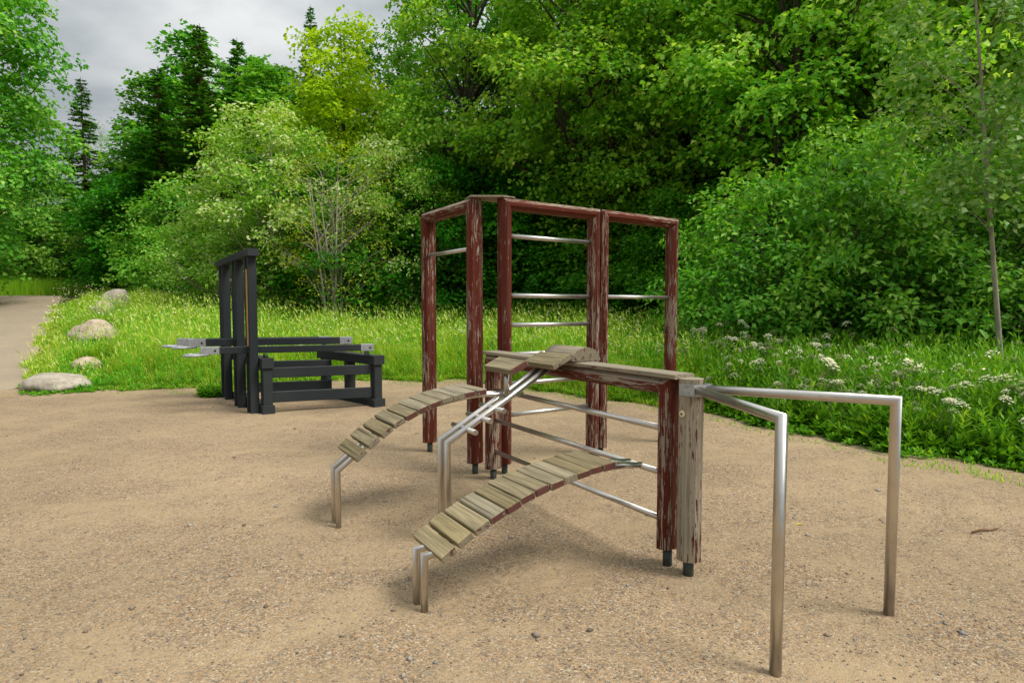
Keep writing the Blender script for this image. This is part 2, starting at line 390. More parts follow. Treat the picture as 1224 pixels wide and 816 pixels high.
tag(link('path', npmesh('path', pv, pf, mats=M['path'], smooth=True)), kind='structure')

# ------------------------------------------------------------------ the climbing and balancing frame
UX, UY = 0.527, -0.85
def W(u, v, z): return Vector((-0.169 + UX * u - UY * v, 5.401 + UY * u + UX * v, z))
u_ = Vector((UX, UY, 0)).normalized(); v_ = Vector((-UY, UX, 0)).normalized(); UP = Vector((0, 0, 1))
root = empty('climbing_frame', W(0.5, 0, 0), 'wooden climbing frame with peeling red paint, steel rungs and three sloping plank benches', 'climbing frame')
def foot(post, p):
    bm = bmesh.new(); tube_bm(bm, [(0, 0, -0.06), (0, 0, 0.14)], 0.03, 12)
    me = bm_mesh('steel_foot', bm); o = bpy.data.objects.new('steel_foot', me); C.objects.link(o); me.materials.append(M['foot'])
    o.parent = post; o.matrix_parent_inverse = post.matrix_basis.inverted(); 
    o.location = Vector(p) - WL[root] + Vector((0, 0, 0)) if post.parent else Vector(p)
    return o
PA, PT, BH = 0.10, 0.155, 0.10      # post width in the frame plane, thickness across it, beam height
def post(uv, toward, h, mat, zb=0.10, mitre=True, a=PA, t=PT, ch=0.034):
    """post whose local y looks along 'toward' (into the frame)"""
    k = -(BH / a) if mitre else 0
    o = timber('post', W(*uv, zb), W(*uv, h - (BH / 2 if mitre else 0)), t, a, ch, toward, mat, root, 0, k, 0.0015)
    return o
def top_beam(uva, uvb, z, mat, a=PA):
    """mitred beam between the axes of two posts"""
    p = W(*uva, z - BH / 2); q = W(*uvb, z - BH / 2)
    return timber('top_beam', p, q, PT, BH, 0.034, UP, mat, root, -a / BH * 1.0, a / BH * 1.0, 0.001)
def steel_feet():
    for o in [x for x in root.children if x.name.split('.')[0] == 'post']:
        p = WL[o]; bm = bmesh.new(); tube_bm(bm, [(0, 0, -0.17), (0, 0, 0.02)], 0.029, 12)
        me = bm_mesh('steel_foot', bm); me.materials.append(M['foot'])
        f = bpy.data.objects.new('steel_foot', me); C.objects.link(f); f.parent = o
HT = 2.55
A_, B_, C_, G_ = (-1.29, -0.05), (-0.265, -0.045), (0.0, 0.0), (2.12, 0.0)
D_, E_, E2_, F_ = (-0.11, 0.185), (-0.155, 1.275), (-0.150, 1.385), (-0.20, 2.45)
post(A_, u_, HT, M['paint']); post(B_, -u_, HT, M['paint'])
top_beam(A_, B_, HT, M['paint_mid'])
vd = (W(*F_, 0) - W(*D_, 0)).normalized()
post(D_, vd, HT, M['paint']); post(E_, -vd, HT, M['paint']); top_beam(D_, E_, HT, M['paint'])
post(E2_, vd, HT, M['paint']); post(F_, -vd, HT, M['paint']); top_beam(E2_, F_, HT, M['paint'])
ZB = 1.135
post(C_, u_, ZB, M['paint_mid']); post(G_, -u_, ZB, M['paint_mid']); top_beam(C_, G_, ZB, M['paint_mid'])
steel_feet()
# two boards on the low beam
for s in (-1, 1):
    o = timber('top_board', W(-0.05, s * 0.042, ZB + 0.016), W(2.235, s * 0.042, ZB + 0.016), 0.078, 0.028, 0.005, UP, M['plank_grey'], root)
    o.data.materials.clear(); o.data.materials.append(M['bare'])
# thin plate that ties the heads of the two tall frames together
bm = bmesh.new(); pl = [W(-0.34, -0.09, 0), W(-0.20, -0.12, 0), W(-0.05, 0.13, 0), W(-0.06, 0.27, 0), W(-0.36, 0.30, 0)]
p0 = W(-0.2, 0.1, HT + 0.004)
lo = [bm.verts.new((p.x - p0.x, p.y - p0.y, 0)) for p in pl]; hi = [bm.verts.new((p.x - p0.x, p.y - p0.y, 0.014)) for p in pl]
bm.faces.new(lo[::-1]); bm.faces.new(hi)
for k in range(5): bm.faces.new((lo[k], lo[(k + 1) % 5], hi[(k + 1) % 5], hi[k]))
link('tie_plate', bm_mesh('tie_plate', bm), M['bare'], root, p0)
# rungs
for z in (2.215, 1.665, 1.39, 1.115, 0.84, 0.545):
    tube('rung', [W(D_[0], D_[1] + 0.03, z), W(E_[0], E_[1] - 0.03, z)], 0.021, M['rung'], root)
tube('rung', [W(E2_[0], E2_[1] + 0.03, 1.668), W(F_[0], F_[1] + 0.02, 1.668)], 0.019, M['rung'], root)
tube('rung', [W(A_[0] - 0.02, A_[1] - 0.02, 2.105), W(B_[0] - 0.03, B_[1], 2.10)], 0.019, M['rung'], root)
for z in (0.82, 0.545, 0.26):
    tube('long_bar', [W(0.03, 0, z), W(2.09, 0, z)], 0.0195, M['steel'], root)
# plank benches: two steel rails carrying planks
def plank_bench(uc, Lp, poly, vs, vleg, zleg, vj, zj, name, thick=0.042, wid=0.0935):
    f = lambda v: np.polyval(poly, v)
    rails = None; bm = bmesh.new(); o0 = W(uc, vleg, 0)
    for s in (-1, 1):
        u = uc + s * 0.052
        pts = [W(u, vleg, -0.05), W(u, vleg, zleg)]
        v_end = vs[-1] + 0.04
        for v in np.linspace(vs[0] + 0.03, v_end, 9): pts.append(W(u, v, f(v) - thick - 0.024))
        pts.append(W(u, (v_end + vj) / 2, (f(v_end) - thick - 0.024) * 0.6 + zj * 0.4)); pts.append(W(u, vj, zj))
        tube_bm(bm, [p - o0 for p in pts], 0.0195, 14)
    bmesh.ops.recalc_face_normals(bm, faces=bm.faces); me = bpy.data.meshes.new('bench_rails'); bm.to_mesh(me); bm.free()
    br = link('bench_rails', me, M['steel'], root, o0)
    for i, v in enumerate(vs):
        sl = math.atan(f(v + 0.04) / 0.08 - f(v - 0.04) / 0.08)
        mt = M['plank_new'] if (name == 'front' and i < 3) else M['plank']
        me = box_mesh('plank', Lp, wid, thick, 0.005, 0.0012)
        me.materials.append(mt); red = random.random() < (0.62 if 2 < i else 0.1); me.materials.append(M['end_red' if red else 'end_bare'])
        for pgn in me.polygons:
            if abs(pgn.normal.x) > 0.8: pgn.material_index = 1
        R_ = Matrix((u_, v_, UP)).transposed() @ Matrix.Rotation(sl + random.uniform(-.006, .006), 3, 'X') @ Matrix.Rotation(random.uniform(-.006, .006), 3, 'Z')
        c = W(uc + random.uniform(-.006, .006), v, f(v)) - (R_ @ Vector((0, 0, 1))) * thick / 2
        o = bpy.data.objects.new('plank', me); C.objects.link(o); o.parent = br; o.location = c - o0; o.rotation_euler = R_.to_euler()
plank_bench(1.837, 0.36, [0.074, -0.055, -0.013, 0.648], [-1.428 + 0.0955 * i for i in range(12)], -1.498, 0.285, -0.005, 0.553, 'front')
plank_bench(0.44, 0.41, [0.173, 0.088, 0.036, 0.938], [-1.44 + 0.0965 * i for i in range(11)], -1.545, 0.41, -0.0, 0.835, 'rear')
# sloping sit-up bench
uc = 1.1; o0 = W(uc, -1.01, 0); bm = bmesh.new()
zr = lambda v: 0.672 + (v + 1.01) * 0.555
for s in (-1, 1):
    u = uc + s * 0.05
    tube_bm(bm, [W(u, -1.01, -0.05) - o0, W(u, -1.01, 0.672) - o0, W(u, -0.095, zr(-0.095)) - o0], 0.0225, 16)
bmesh.ops.recalc_face_normals(bm, faces=bm.faces); me = bpy.data.meshes.new('incline_rails'); bm.to_mesh(me); bm.free()
ir = link('incline_rails', me, M['steel'], root, o0)
for v in (-0.645, -0.748, -0.862):
    tube('foot_peg', [W(uc - 0.165, v, zr(v) - 0.012), W(uc + 0.165, v, zr(v) - 0.012)], 0.0185, M['steel'], ir)
tube('support_tube', [W(uc, -0.525, zr(-0.525) - 0.01), W(uc, -0.525, 1.12)], 0.0205, M['steel'], ir)
for (v, z, sl, w) in ((-0.545, 1.168, 0.43, 0.145), (-0.193, 1.19, 0.43, 0.175)):
    R_ = Matrix((u_, v_, UP)).transposed() @ Matrix.Rotation(sl, 3, 'X')
    me = box_mesh('plank', 0.37, w, 0.045, 0.006, 0.0015); me.materials.append(M['plank']); me.materials.append(M['end_bare' if v > -0.3 else 'end_red'])
    for pgn in me.polygons:
        if abs(pgn.normal.x) > 0.8: pgn.material_index = 1
    c = W(uc, v, z) - (R_ @ Vector((0, 0, 1))) * 0.0225
    o = bpy.data.objects.new('plank', me); C.objects.link(o); o.parent = ir; o.location = c - o0; o.rotation_euler = R_.to_euler()
# half log on top of the beam
bm = bmesh.new(); prof = [(-0.125, 0)] + [(-0.125 * math.cos(a) , 0.010 + 0.088 * math.sin(a)) for a in np.linspace(0, PI, 13)] + [(0.125, 0)]
rings = []
for i, uu in enumerate((-0.185, -0.06, 0.06, 0.185)):
    rings.append([bm.verts.new((uu, y + random.uniform(-.002, .002), z + random.uniform(-.002, .002))) for y, z in prof])
for a_, b_ in zip(rings, rings[1:]):
    for k in range(len(prof)): bm.faces.new((a_[k], a_[(k + 1) % len(prof)], b_[(k + 1) % len(prof)], b_[k]))
bm.faces.new(rings[0]); bm.faces.new(rings[-1])
me = bm_mesh('half_log', bm); me.materials.append(M['plank_grey']); me.materials.append(M['end_bare'])
for pgn in me.polygons:
    if abs(pgn.normal.x) > 0.8: pgn.material_index = 1
    else: pgn.use_smooth = True
link('half_log', me, None, root, W(uc + 0.02, 0.02, ZB + 0.036), Matrix((u_, v_, UP)).transposed())

# ------------------------------------------------------------------ dip bars
H_ = (2.285, 0.0)
dip = empty('dip_bars', W(*H_, 0), 'pair of spreading steel dip bars fixed to a short grey post with flaking red paint', 'dip bars')
ph = timber('post', W(*H_, 0.085), W(*H_, 1.145), 0.138, 0.138, 0.042, v_, M['bare'], dip, 0, 0, 0.001)
bm = bmesh.new(); tube_bm(bm, [(0, 0, -0.15), (0, 0, 0.02)], 0.031, 12); me = bm_mesh('steel_foot', bm); me.materials.append(M['foot'])
f_ = bpy.data.objects.new('steel_foot', me); C.objects.link(f_); f_.parent = ph
for (ue, ve) in ((3.163, -0.446), (3.163, 0.478)):
    d = Vector((ue - 2.33, ve, 0)).normalized()
    tube('handle_bar', [W(2.30 + d.x * 0.02, d.y * 0.03, 1.088), W(ue, ve, 1.092), W(ue, ve, -0.08)], 0.0252, M['steel'], dip, 22)
cl = bmesh.new()
def slab(bm, a, b, c0, c1, z0, z1):
    q = [W(a, c0, 0), W(b, c0, 0), W(b, c1, 0), W(a, c1, 0)]
    lo = [bm.verts.new((p.x, p.y, z0)) for p in q]; hi = [bm.verts.new((p.x, p.y, z1)) for p in q]
    bm.faces.new(lo[::-1]); bm.faces.new(hi)
    for k in range(4): bm.faces.new((lo[k], lo[(k + 1) % 4], hi[(k + 1) % 4], hi[k]))
slab(cl, 2.262, 2.372, -0.0745, -0.0698, 1.052, 1.118); slab(cl, 2.262, 2.372, 0.0698, 0.0745, 1.052, 1.118); slab(cl, 2.3655, 2.371, -0.0698, 0.0698, 1.052, 1.118)
p0 = W(*H_, 1.08)
for v in cl.verts: v.co -= p0
link('clamp', bm_mesh('clamp', cl), M['galv'], dip, p0)
bc = W(2.285, -0.0692, 0.945); bm = bmesh.new(); tube_bm(bm, [(0, 0, 0), (-v_.x * 0.008, -v_.y * 0.008, 0)], [0.021, 0.018], 16)
wsh = link('washer', bm_mesh('washer', bm), M['cream'], dip, bc)
bm = bmesh.new(); tube_bm(bm, [(-v_.x * 0.007, -v_.y * 0.007, 0), (-v_.x * 0.012, -v_.y * 0.012, 0)], 0.006, 8)
sc_ = link('screw', bm_mesh('screw', bm), M['hole'], wsh, bc)

# ------------------------------------------------------------------ black timber lifting machine
ZL = 0.0
lm = empty('lifting_machine', (-3.6, 9.2, 0), 'black timber lifting machine with slatted back screen and grey steel lever handles', 'gym equipment')
ww = Vector((-0.6, 0.8, 0)); we = Vector((0.8, 0.6, 0)); le = Vector((0.943, 0.333, 0)).normalized(); re = Vector((0.905, 0.425, 0)).normalized(); wc = Vector((-0.695, 0.72, 0)).normalized()
s0 = Vector((-3.785, 8.80, 0)); CH = 0.008
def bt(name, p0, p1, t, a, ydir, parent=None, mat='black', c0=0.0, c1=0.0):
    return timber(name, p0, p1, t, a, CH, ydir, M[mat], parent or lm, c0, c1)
slats = []
for k, tt in enumerate((0.0, 0.18, 0.775, 1.0, 1.71, 1.95)):
    p = s0 + ww * tt; top = 2.296 - 0.04 * tt / 2.2
    slats.append(bt('slat', p + UP * (-0.02), p + UP * top, 0.055, 0.121, we))
b_ = s0 + ww * 0.18 - ww * 0.0305 - we * 0.036
timber('bare_strip', b_ + UP * 0.95, b_ + UP * 2.12, 0.004, 0.03, 0.0005, we, M['pine'], lm)
bt('cap_rail', s0 - ww * 0.12 + UP * 2.352, s0 + ww * 2.12 + UP * 2.302, 0.155, 0.105, UP)
P1 = Vector((-3.572, 8.77, 0)); P2 = Vector((-2.10, 9.43, 0))
for P, n2, topz, cd, cw in ((P1, 1.95, 0.745, ww, 0.165), (P2, 1.9, 0.735, wc, 0.19)):
    bt('sill', P - cd * 0.03 + UP * 0.045, P + cd * n2 + UP * 0.045, cw + 0.01, 0.15, UP)
    bt('cross_beam', P - cd * 0.03 + UP * topz, P + cd * n2 + UP * topz, cw, 0.145, UP)
    for tt in (0.07, 0.90, 1.75):
        bt('upright', P + cd * tt + UP * 0.118, P + cd * tt + UP * (topz - 0.0745), 0.135, 0.145, cd)
for tt in (0.07, 1.38):
    a = P1 + ww * tt; b = P2 + wc * tt; d = (b - a).normalized()
    for z, hh in ((0.595, 0.15), (0.235, 0.16)):
        bt('side_rail', a + d * 0.075 + UP * z, b - d * 0.075 + UP * (z - 0.008), 0.065, hh, UP)
for (tw, zb, zt, sl, Lr) in ((0.09, 0.885, 0.985, 0.675, 1.755), (0.8875, 0.955, 1.067, 0.711, 1.724), (1.83, 0.93, 1.04, 0.727, 1.70)):
    c = s0 + ww * tw; zc_ = (zb + zt) / 2; a = c - le * sl; b = c + le * Lr; h = zt - zb
    lv = bt('lever_beam', a + UP * zc_, b + UP * zc_, 0.09, h, UP)
    def sub(name, p, sx, sy, sz, mat, rot=None, bev=0.004):
        me = box_mesh(name, sx, sy, sz, bev); me.materials.append(M[mat]); o = bpy.data.objects.new(name, me); C.objects.link(o)
        o.parent = lv; R_ = frame(le, UP); rel = R_.inverted() @ (Vector(p) - (a + UP * zc_)); o.location = rel
        return o
    sub('steel_end', a + le * 0.12 + UP * zc_, 0.098, h + 0.008, 0.25, 'galv'); sub('steel_end', b - le * 0.09 + UP * zc_, 0.098, h + 0.008, 0.2, 'galv')
    for q in (a + le * 0.19, b - le * 0.05):
        pb = q + UP * zc_; sd_ = frame(le, UP) @ Vector((1, 0, 0)); sgn = 1 if sd_.y < 0 else -1
        sub('bolt', pb + sd_ * 0.052 * sgn, 0.014, 0.026, 0.026, 'hole', None, 0.002)
    sub('pivot_bracket', b - le * 0.10 + UP * (zb - 0.035), 0.09, 0.06, 0.07, 'foot'); 
    # flat loop handle
    sdv = Vector((-le.y, le.x, 0)); bm = bmesh.new(); R_ = frame(le, UP).inverted(); z0 = Vector((0, 0, zb - 0.012 - zc_))
    loop = [le * 0.10 + sdv * 0.05, le * -0.03 + sdv * 0.13, le * -0.14 + sdv * 0.16, le * -0.20 + sdv * 0.12, le * -0.22 + sdv * 0.0, le * -0.20 - sdv * 0.12, le * -0.14 - sdv * 0.16, le * -0.03 - sdv * 0.13, le * 0.10 - sdv * 0.05]
    tube_bm(bm, [R_ @ (p + z0) for p in loop], 0.0165, 10); me = bm_mesh('handle_loop', bm); me.materials.append(M['galv'])
    o = bpy.data.objects.new('handle_loop', me); C.objects.link(o); o.parent = lv
bb = P1 + ww * 0.10
tube('bumper', [bb + UP * 0.80, bb + UP * 0.88], [0.04, 0.028], M['hole'], lm, 12)

# ------------------------------------------------------------------ boulders and loose things on the ground
def boulder(name, x, y, sx, sy, sz, sink, seed, mat, label, rz=0):
    bm = bmesh.new(); bmesh.ops.create_icosphere(bm, subdivisions=4, radius=1); r = np.random.default_rng(seed)
    w = r.normal(size=(9, 3)) * 1.7; ph_ = r.uniform(0, 6, 9)
    w2 = r.normal(size=(9, 3)) * 6; 
    for v in bm.verts:
        c = np.array(v.co); k = 1 + 0.055 * np.sin(w @ c + ph_).sum() * 0.8 + 0.012 * np.sin(w2 @ c + ph_).sum()
        q = Vector(c * k); q.z = min(q.z, 0.8 + 0.2 * q.z); v.co = Vector((q.x * sx, q.y * sy, q.z * sz))
    o = link(name, bm_mesh(name, bm, True), mat, None, (x, y, z1(x, y) + sz * (1 - sink)), Matrix.Rotation(rz, 3, 'Z'))
    return tag(o, label, 'boulder')
rk = mat_rock('granite', (0.27, 0.235, 0.185), (0.50, 0.45, 0.37)); rk2 = mat_rock('pinkish_granite', (0.33, 0.25, 0.18), (0.53, 0.44, 0.345))
boulder('boulder', -8.40, 11.15, 0.60, 0.40, 0.22, 0.62, 1, rk, 'long low flat grey boulder at the corner of gravel and grass', 0.1)
boulder('boulder', -9.12, 12.9, 0.31, 0.27, 0.19, 0.5, 2, rk2, 'small pinkish boulder half hidden in grass just above the flat one', 0.5)
boulder('boulder', -11.35, 16.3, 0.56, 0.45, 0.42, 0.45, 3, rk2, 'large domed pinkish granite boulder in the grass bank beside the path', 0.3)
boulder('boulder', -14.9, 22.8, 0.46, 0.4, 0.50, 0.1, 4, rk, 'farthest grey boulder high on the grass bank among white flowers', 0.9)
boulder('boulder', -14.5, 21.4, 0.34, 0.3, 0.36, 0.15, 5, rk2, 'small pink boulder just below the farthest grey one', 0.2)

def pebbles(name, n, dmin, dmax, s0_, s1_, seed, lim=1.0):
    r = np.random.default_rng(seed)
    d = dmin * (dmax / dmin) ** r.random(n); b = r.uniform(-1.0, 1.0, n) * lim; x = b * d * 0.95; y = d
    keep = (y < d_edge(x, y) + wob(x, y) + 0.1); x, y = x[keep], y[keep]; n = len(x)
    s = s0_ + (s1_ - s0_) * r.random(n) ** 3
    base = np.array([(1, 0, 0), (-1, 0, 0), (0, 1, 0), (0, -1, 0), (0, 0, 1), (0, 0, -1)], float)
    sc = np.stack([s, s * r.uniform(.55, 1, n), s * r.uniform(.35, .7, n)], -1)
    P = base[None] * sc[:, None, :] * (1 + r.uniform(-.25, .25, (n, 6, 1)))
    a = r.uniform(0, 2 * PI, n); ca, sa = np.cos(a), np.sin(a)
    Q = np.stack([P[..., 0] * ca[:, None] - P[..., 1] * sa[:, None], P[..., 0] * sa[:, None] + P[..., 1] * ca[:, None], P[..., 2]], -1)
    gz = zg(x, y) + 0.010 * np.sin(5.1 * x + 1.7 * np.sin(3.1 * y)) * np.sin(4.4 * y + 1.3 * np.sin(2.7 * x))
    Q += np.stack([x, y, gz + s * 0.15], -1)[:, None, :]
    fb = np.array([(0, 2, 4), (2, 1, 4), (1, 3, 4), (3, 0, 4), (2, 0, 5), (1, 2, 5), (3, 1, 5), (0, 3, 5)])
    F_i = (fb[None] + 6 * np.arange(n)[:, None, None]).reshape(-1, 3)
    tag(link(name, npmesh(name, Q.reshape(-1, 3), F_i, np.repeat(r.random(n), 6), M['pebble'], True)), kind='stuff')
pebbles('gravel', 20000, 1.7, 10, 0.0028, 0.009, 11)
pebbles('loose_stones', 210, 2.0, 11, 0.010, 0.026, 12)
tw = [Vector((3.13, 4.02, z1(3.13, 4.02) + 0.012)) + Vector((q * 0.08, 0.012 * math.sin(q * 2) + q * 0.025, 0.004 * (q % 2))) for q in range(4)]
twig = tube('twig', tw, [0.006, 0.007, 0.006, 0.003], mat_bark('twig_bark', (0.10, 0.05, 0.025), (0.22, 0.12, 0.06)), None, 6)
tag(twig, 'thin brown twig lying on the sand right of the dip bars', 'twig')
bm = bmesh.new(); q = [bm.verts.new(p) for p in ((-0.03, 0, 0.003), (0, -0.014, 0.012), (0.035, 0, 0.006), (0, 0.014, 0.010))]; bm.faces.new(q)
q2 = [bm.verts.new(p) for p in ((-0.055, 0.004, 0.0), (-0.03, 0.0015, 0.003), (-0.03, -0.0015, 0.003))]; bm.faces.new(q2)
lf = link('fallen_leaf', bm_mesh('fallen_leaf', bm), mat_plain('yellow_leaf', (0.55, 0.45, 0.03), 0.6, 0, 0.2), None, (2.05, 4.22, z1(2.05, 4.22) + 0.006))
tag(lf, 'yellow fallen leaf on the sand between the two dip bar posts', 'leaf')

# ------------------------------------------------------------------ foliage
def unit(a): return a / np.maximum(np.linalg.norm(a, axis=-1, keepdims=True), 1e-9)
def leaves(P, Nrm, Dir, Ln, Wd, fold=0.18):
    """diamond leaves of two triangles, folded along the midrib; base at P"""
    Dir = unit(Dir - Nrm * np.sum(Dir * Nrm, -1, keepdims=True)); Sd = np.cross(Nrm, Dir)
    Ln = np.asarray(Ln).reshape(-1, 1); Wd = np.asarray(Wd).reshape(-1, 1)
    v0 = P; v2 = P + Dir * Ln; m = P + Dir * Ln * 0.45 + Nrm * Wd * fold
    v1 = m + Sd * Wd * 0.5; v3 = m - Sd * Wd * 0.5
    V = np.stack([v0, v1, v2, v3], 1).reshape(-1, 3); b = 4 * np.arange(len(P))[:, None]
    return V, np.concatenate([b + np.array([[0, 1, 2]]), b + np.array([[0, 2, 3]])], 1).reshape(-1, 3)
def wood_mesh(name, paths, mat):
    """paths: list of (points, radii, sides)"""
    Vs, Fs, off = [], [], 0
    for pts, rad, sides in paths:
        pts = np.asarray(pts, float); rad = np.asarray(rad, float); n = len(pts)
        d = unit(np.gradient(pts, axis=0)); ref = np.where(np.abs(d[:, 2:3]) < 0.9, np.array([[0, 0, 1.]]), np.array([[1., 0, 0]]))
        x = unit(np.cross(d, ref)); y = np.cross(d, x); a = 2 * PI * np.arange(sides) / sides
        R_ = pts[:, None] + rad[:, None, None] * (x[:, None] * np.cos(a)[None, :, None] + y[:, None] * np.sin(a)[None, :, None])
        Vs.append(R_.reshape(-1, 3)); i = np.arange(n * sides).reshape(n, sides) + off
        Fs.append(np.stack([i[:-1], np.roll(i[:-1], -1, 1), np.roll(i[1:], -1, 1), i[1:]], -1).reshape(-1, 4)); off += n * sides
    return npmesh(name, np.concatenate(Vs), np.concatenate(Fs), mats=mat, smooth=True)
def bez(a, b, c, n): 
    t = np.linspace(0, 1, n)[:, None]; return (1 - t) ** 2 * a + 2 * t * (1 - t) * b + t * t * c
def broadleaf(seed, H, R, z0, prof, nclump, nspray, nleaf, leaf, cr, spr=0.42, aspect=0.72, up=1.0, trunk_r=0.16, lean=(0, 0), stems=1, shell=0.35, bare=0.0, droop=0.35, top=0.94, limb=1.0):
    """tree kind: returns (wood paths, leaf arrays). Clumps of leafy sprays on limbs; gaps between the clumps."""
    r = np.random.default_rng(seed); zf_ = np.linspace(0, 1, len(prof))
    cl = []; tries = 0; md = cr * 0.95
    wts = np.array(prof) + 0.05
    while len(cl) < nclump and tries < 20000:
        tries += 1
        if tries % 1500 == 0: md *= 0.85
        zf = r.random()
        pr = np.interp(zf, zf_, prof)
        if r.random() > pr + 0.06: continue
        rad = R * pr * math.sqrt(shell + (1 - shell) * r.random()) * r.uniform(0.74, 1.13); a = r.uniform(0, 2 * PI)
        c = np.array([rad * math.cos(a), rad * math.sin(a), z0 + (H - z0) * zf * 0.97])
        c[:2] += np.array(lean) * c[2]
        if all(np.linalg.norm((c - q) * [1, 1, 1.25]) > md for q in cl): cl.append(c)
    paths = []; stem_pts = []
    for s in range(stems):
        off = r.normal(size=2) * (0.0 if stems == 1 else 0.14); spread = r.normal(size=2) * (0 if stems == 1 else R * 0.28)
        zt = np.linspace(-0.25, H * top * (1 if s == 0 else r.uniform(.7, .98)), 12); f = zt / H
        wv = np.stack([np.sin(zt * .8 + r.uniform(0, 6)), np.sin(zt * .7 + r.uniform(0, 6))], -1) * 0.035 * R * np.clip(f, 0, 1)[:, None]
        xy = off + wv + np.clip(f, 0, 1)[:, None] * spread + zt[:, None] * np.array(lean)
        pts = np.concatenate([xy, zt[:, None]], 1); rad = trunk_r * (1 - 0.9 * np.clip(f, 0, 1)) ** 0.9; rad[0] *= 1.5; rad[1] *= 1.1
        paths.append((pts, rad, 8)); stem_pts.append((pts, rad))
    LP, LN, LD, LL, LT = [], [], [], [], []
    axis_xy = lambda z: np.array(lean) * z
    for c in cl:
        st, srad = stem_pts[r.integers(len(stem_pts))]
        hz = max(0.3 * z0, c[2] - np.linalg.norm(c[:2] - axis_xy(c[2])) * r.uniform(0.55, 1.0) - 0.2); hz = min(hz, st[-1, 2])
        b = np.array([np.interp(hz, st[:, 2], st[:, 0]), np.interp(hz, st[:, 2], st[:, 1]), hz]); tr = np.interp(hz, st[:, 2], srad)
        mid = (b + c) / 2 + np.array([0, 0, 0.12 * np.linalg.norm(c - b)]) + r.normal(size=3) * 0.08 * np.linalg.norm(c - b)
        ln = np.linalg.norm(c - b); br = limb * min(tr * 0.55, (0.004 + 0.013 * ln) * min(1.0, H / 10))
        paths.append((bez(b, mid, c, 7), np.linspace(br, min(br, 0.007), 7), 5))
        out = c - np.array([*axis_xy(c[2]), c[2] - 0.35 * R]); out = out / (np.linalg.norm(out) + 1e-6)
        ns = max(3, int(nspray * r.uniform(0.7, 1.3))); crr = cr * r.uniform(0.75, 1.25)
        q = r.normal(size=(ns, 3)); q = unit(q) * (r.random((ns, 1)) ** 0.45) * crr * np.array([1, 1, 0.72]) ; q += out * crr * 0.25
        q[:, 2] = np.where(q[:, 2] < -0.35 * crr, -q[:, 2] * 0.5, q[:, 2])
        sc = c + q
        for s_ in sc[: max(3, ns // 3)]:
            m2 = (c + s_) / 2 + r.normal(size=3) * 0.06; paths.append((bez(c, m2, s_, 4), np.linspace(0.006, 0.003, 4) * min(1.0, H / 10 + 0.2), 3))
        dead = r.random(ns) < bare
        sc = sc[~dead]; q = q[~dead]; ns = len(sc)
        if ns == 0: continue
        nn = unit(np.array([0, 0, up]) + 0.55 * unit(q + out * crr * 0.4) + r.normal(size=(ns, 3)) * 0.28)
        k = nleaf; sN = np.repeat(nn, k, 0); sC = np.repeat(sc, k, 0)
        d = unit(np.cross(sN, r.normal(size=(ns * k, 3)))); rr = np.sqrt(r.random((ns * k, 1)))
        hang = np.array([0, 0, -1.0]) * droop * spr * rr ** 2
        P = sC + d * rr * spr + hang + sN * r.normal(size=(ns * k, 1)) * 0.05
        LP.append(P); LN.append(unit(sN + 0.45 * r.normal(size=(ns * k, 3)))); LD.append(d + 0.5 * r.normal(size=(ns * k, 3)) + np.array([0, 0, -0.35]))
        LL.append(leaf * r.uniform(0.6, 1.25, ns * k)); ct = r.uniform(-0.16, 0.16); LT.append(np.clip(np.repeat(r.random(ns) * 0.3 + ct, k) + r.random(ns * k) * 0.7, 0, 1))
    P, Nn, D, Ln, Tt = (np.concatenate(x) for x in (LP, LN, LD, LL, LT))
    V, F_i = leaves(P, Nn, D, Ln, Ln * aspect)
    return paths, V, F_i, np.repeat(Tt, 4)
def spruce(seed, H, R, z0, leaf=0.30, step=0.42):
    r = np.random.default_rng(seed); zt = np.linspace(-0.2, H, 14); paths = [(np.stack([0 * zt, 0 * zt, zt], -1), 0.17 * (1 - 0.95 * np.clip(zt / H, 0, 1)), 7)]
    LP, LN, LD, LL = [], [], [], []
    z = z0
    while z < H - 0.15:
        f = (z - z0) / (H - z0); Lb = R * (1 - f) ** 0.85 + 0.12; nb = 7
        for k in range(nb):
            a = r.uniform(0, 2 * PI); l = Lb * r.uniform(0.6, 1.1); d = np.array([math.cos(a), math.sin(a), 0])
            b = np.array([0, 0, z]); e = b + d * l + np.array([0, 0, -0.28 * l + 0.25 * f * l]); m = b + d * l * 0.55 + np.array([0, 0, -0.22 * l])
            pth = bez(b, m, e, 6); paths.append((pth, np.linspace(0.028, 0.008, 6), 3))
            n = max(10, int(l * 75)); t = r.random(n) ** 0.7; c = np.stack([np.interp(t, np.linspace(0, 1, 6), pth[:, i]) for i in range(3)], -1)
            side = np.array([-d[1], d[0], 0]) * r.choice([-1, 1], n)[:, None]
            LP.append(c); LD.append(side * r.uniform(.3, 1, (n, 1)) + d * 0.8 + np.array([0, 0, -0.55]) * r.uniform(0.2, 1.4, (n, 1)) + r.normal(size=(n, 3)) * .2)
            LN.append(unit(np.array([0, 0, 1.0]) + r.normal(size=(n, 3)) * .4)); LL.append(leaf * r.uniform(.5, 1.2, n) * (0.6 + 0.4 * (1 - f)))
        z += step * (1 - 0.55 * f)
    P, Nn, D, Ln = (np.concatenate(x) for x in (LP, LN, LD, LL))
    V, F_i = leaves(P, Nn, D, Ln, Ln * 0.34); return paths, V, F_i, np.repeat(r.random(len(P)), 4)

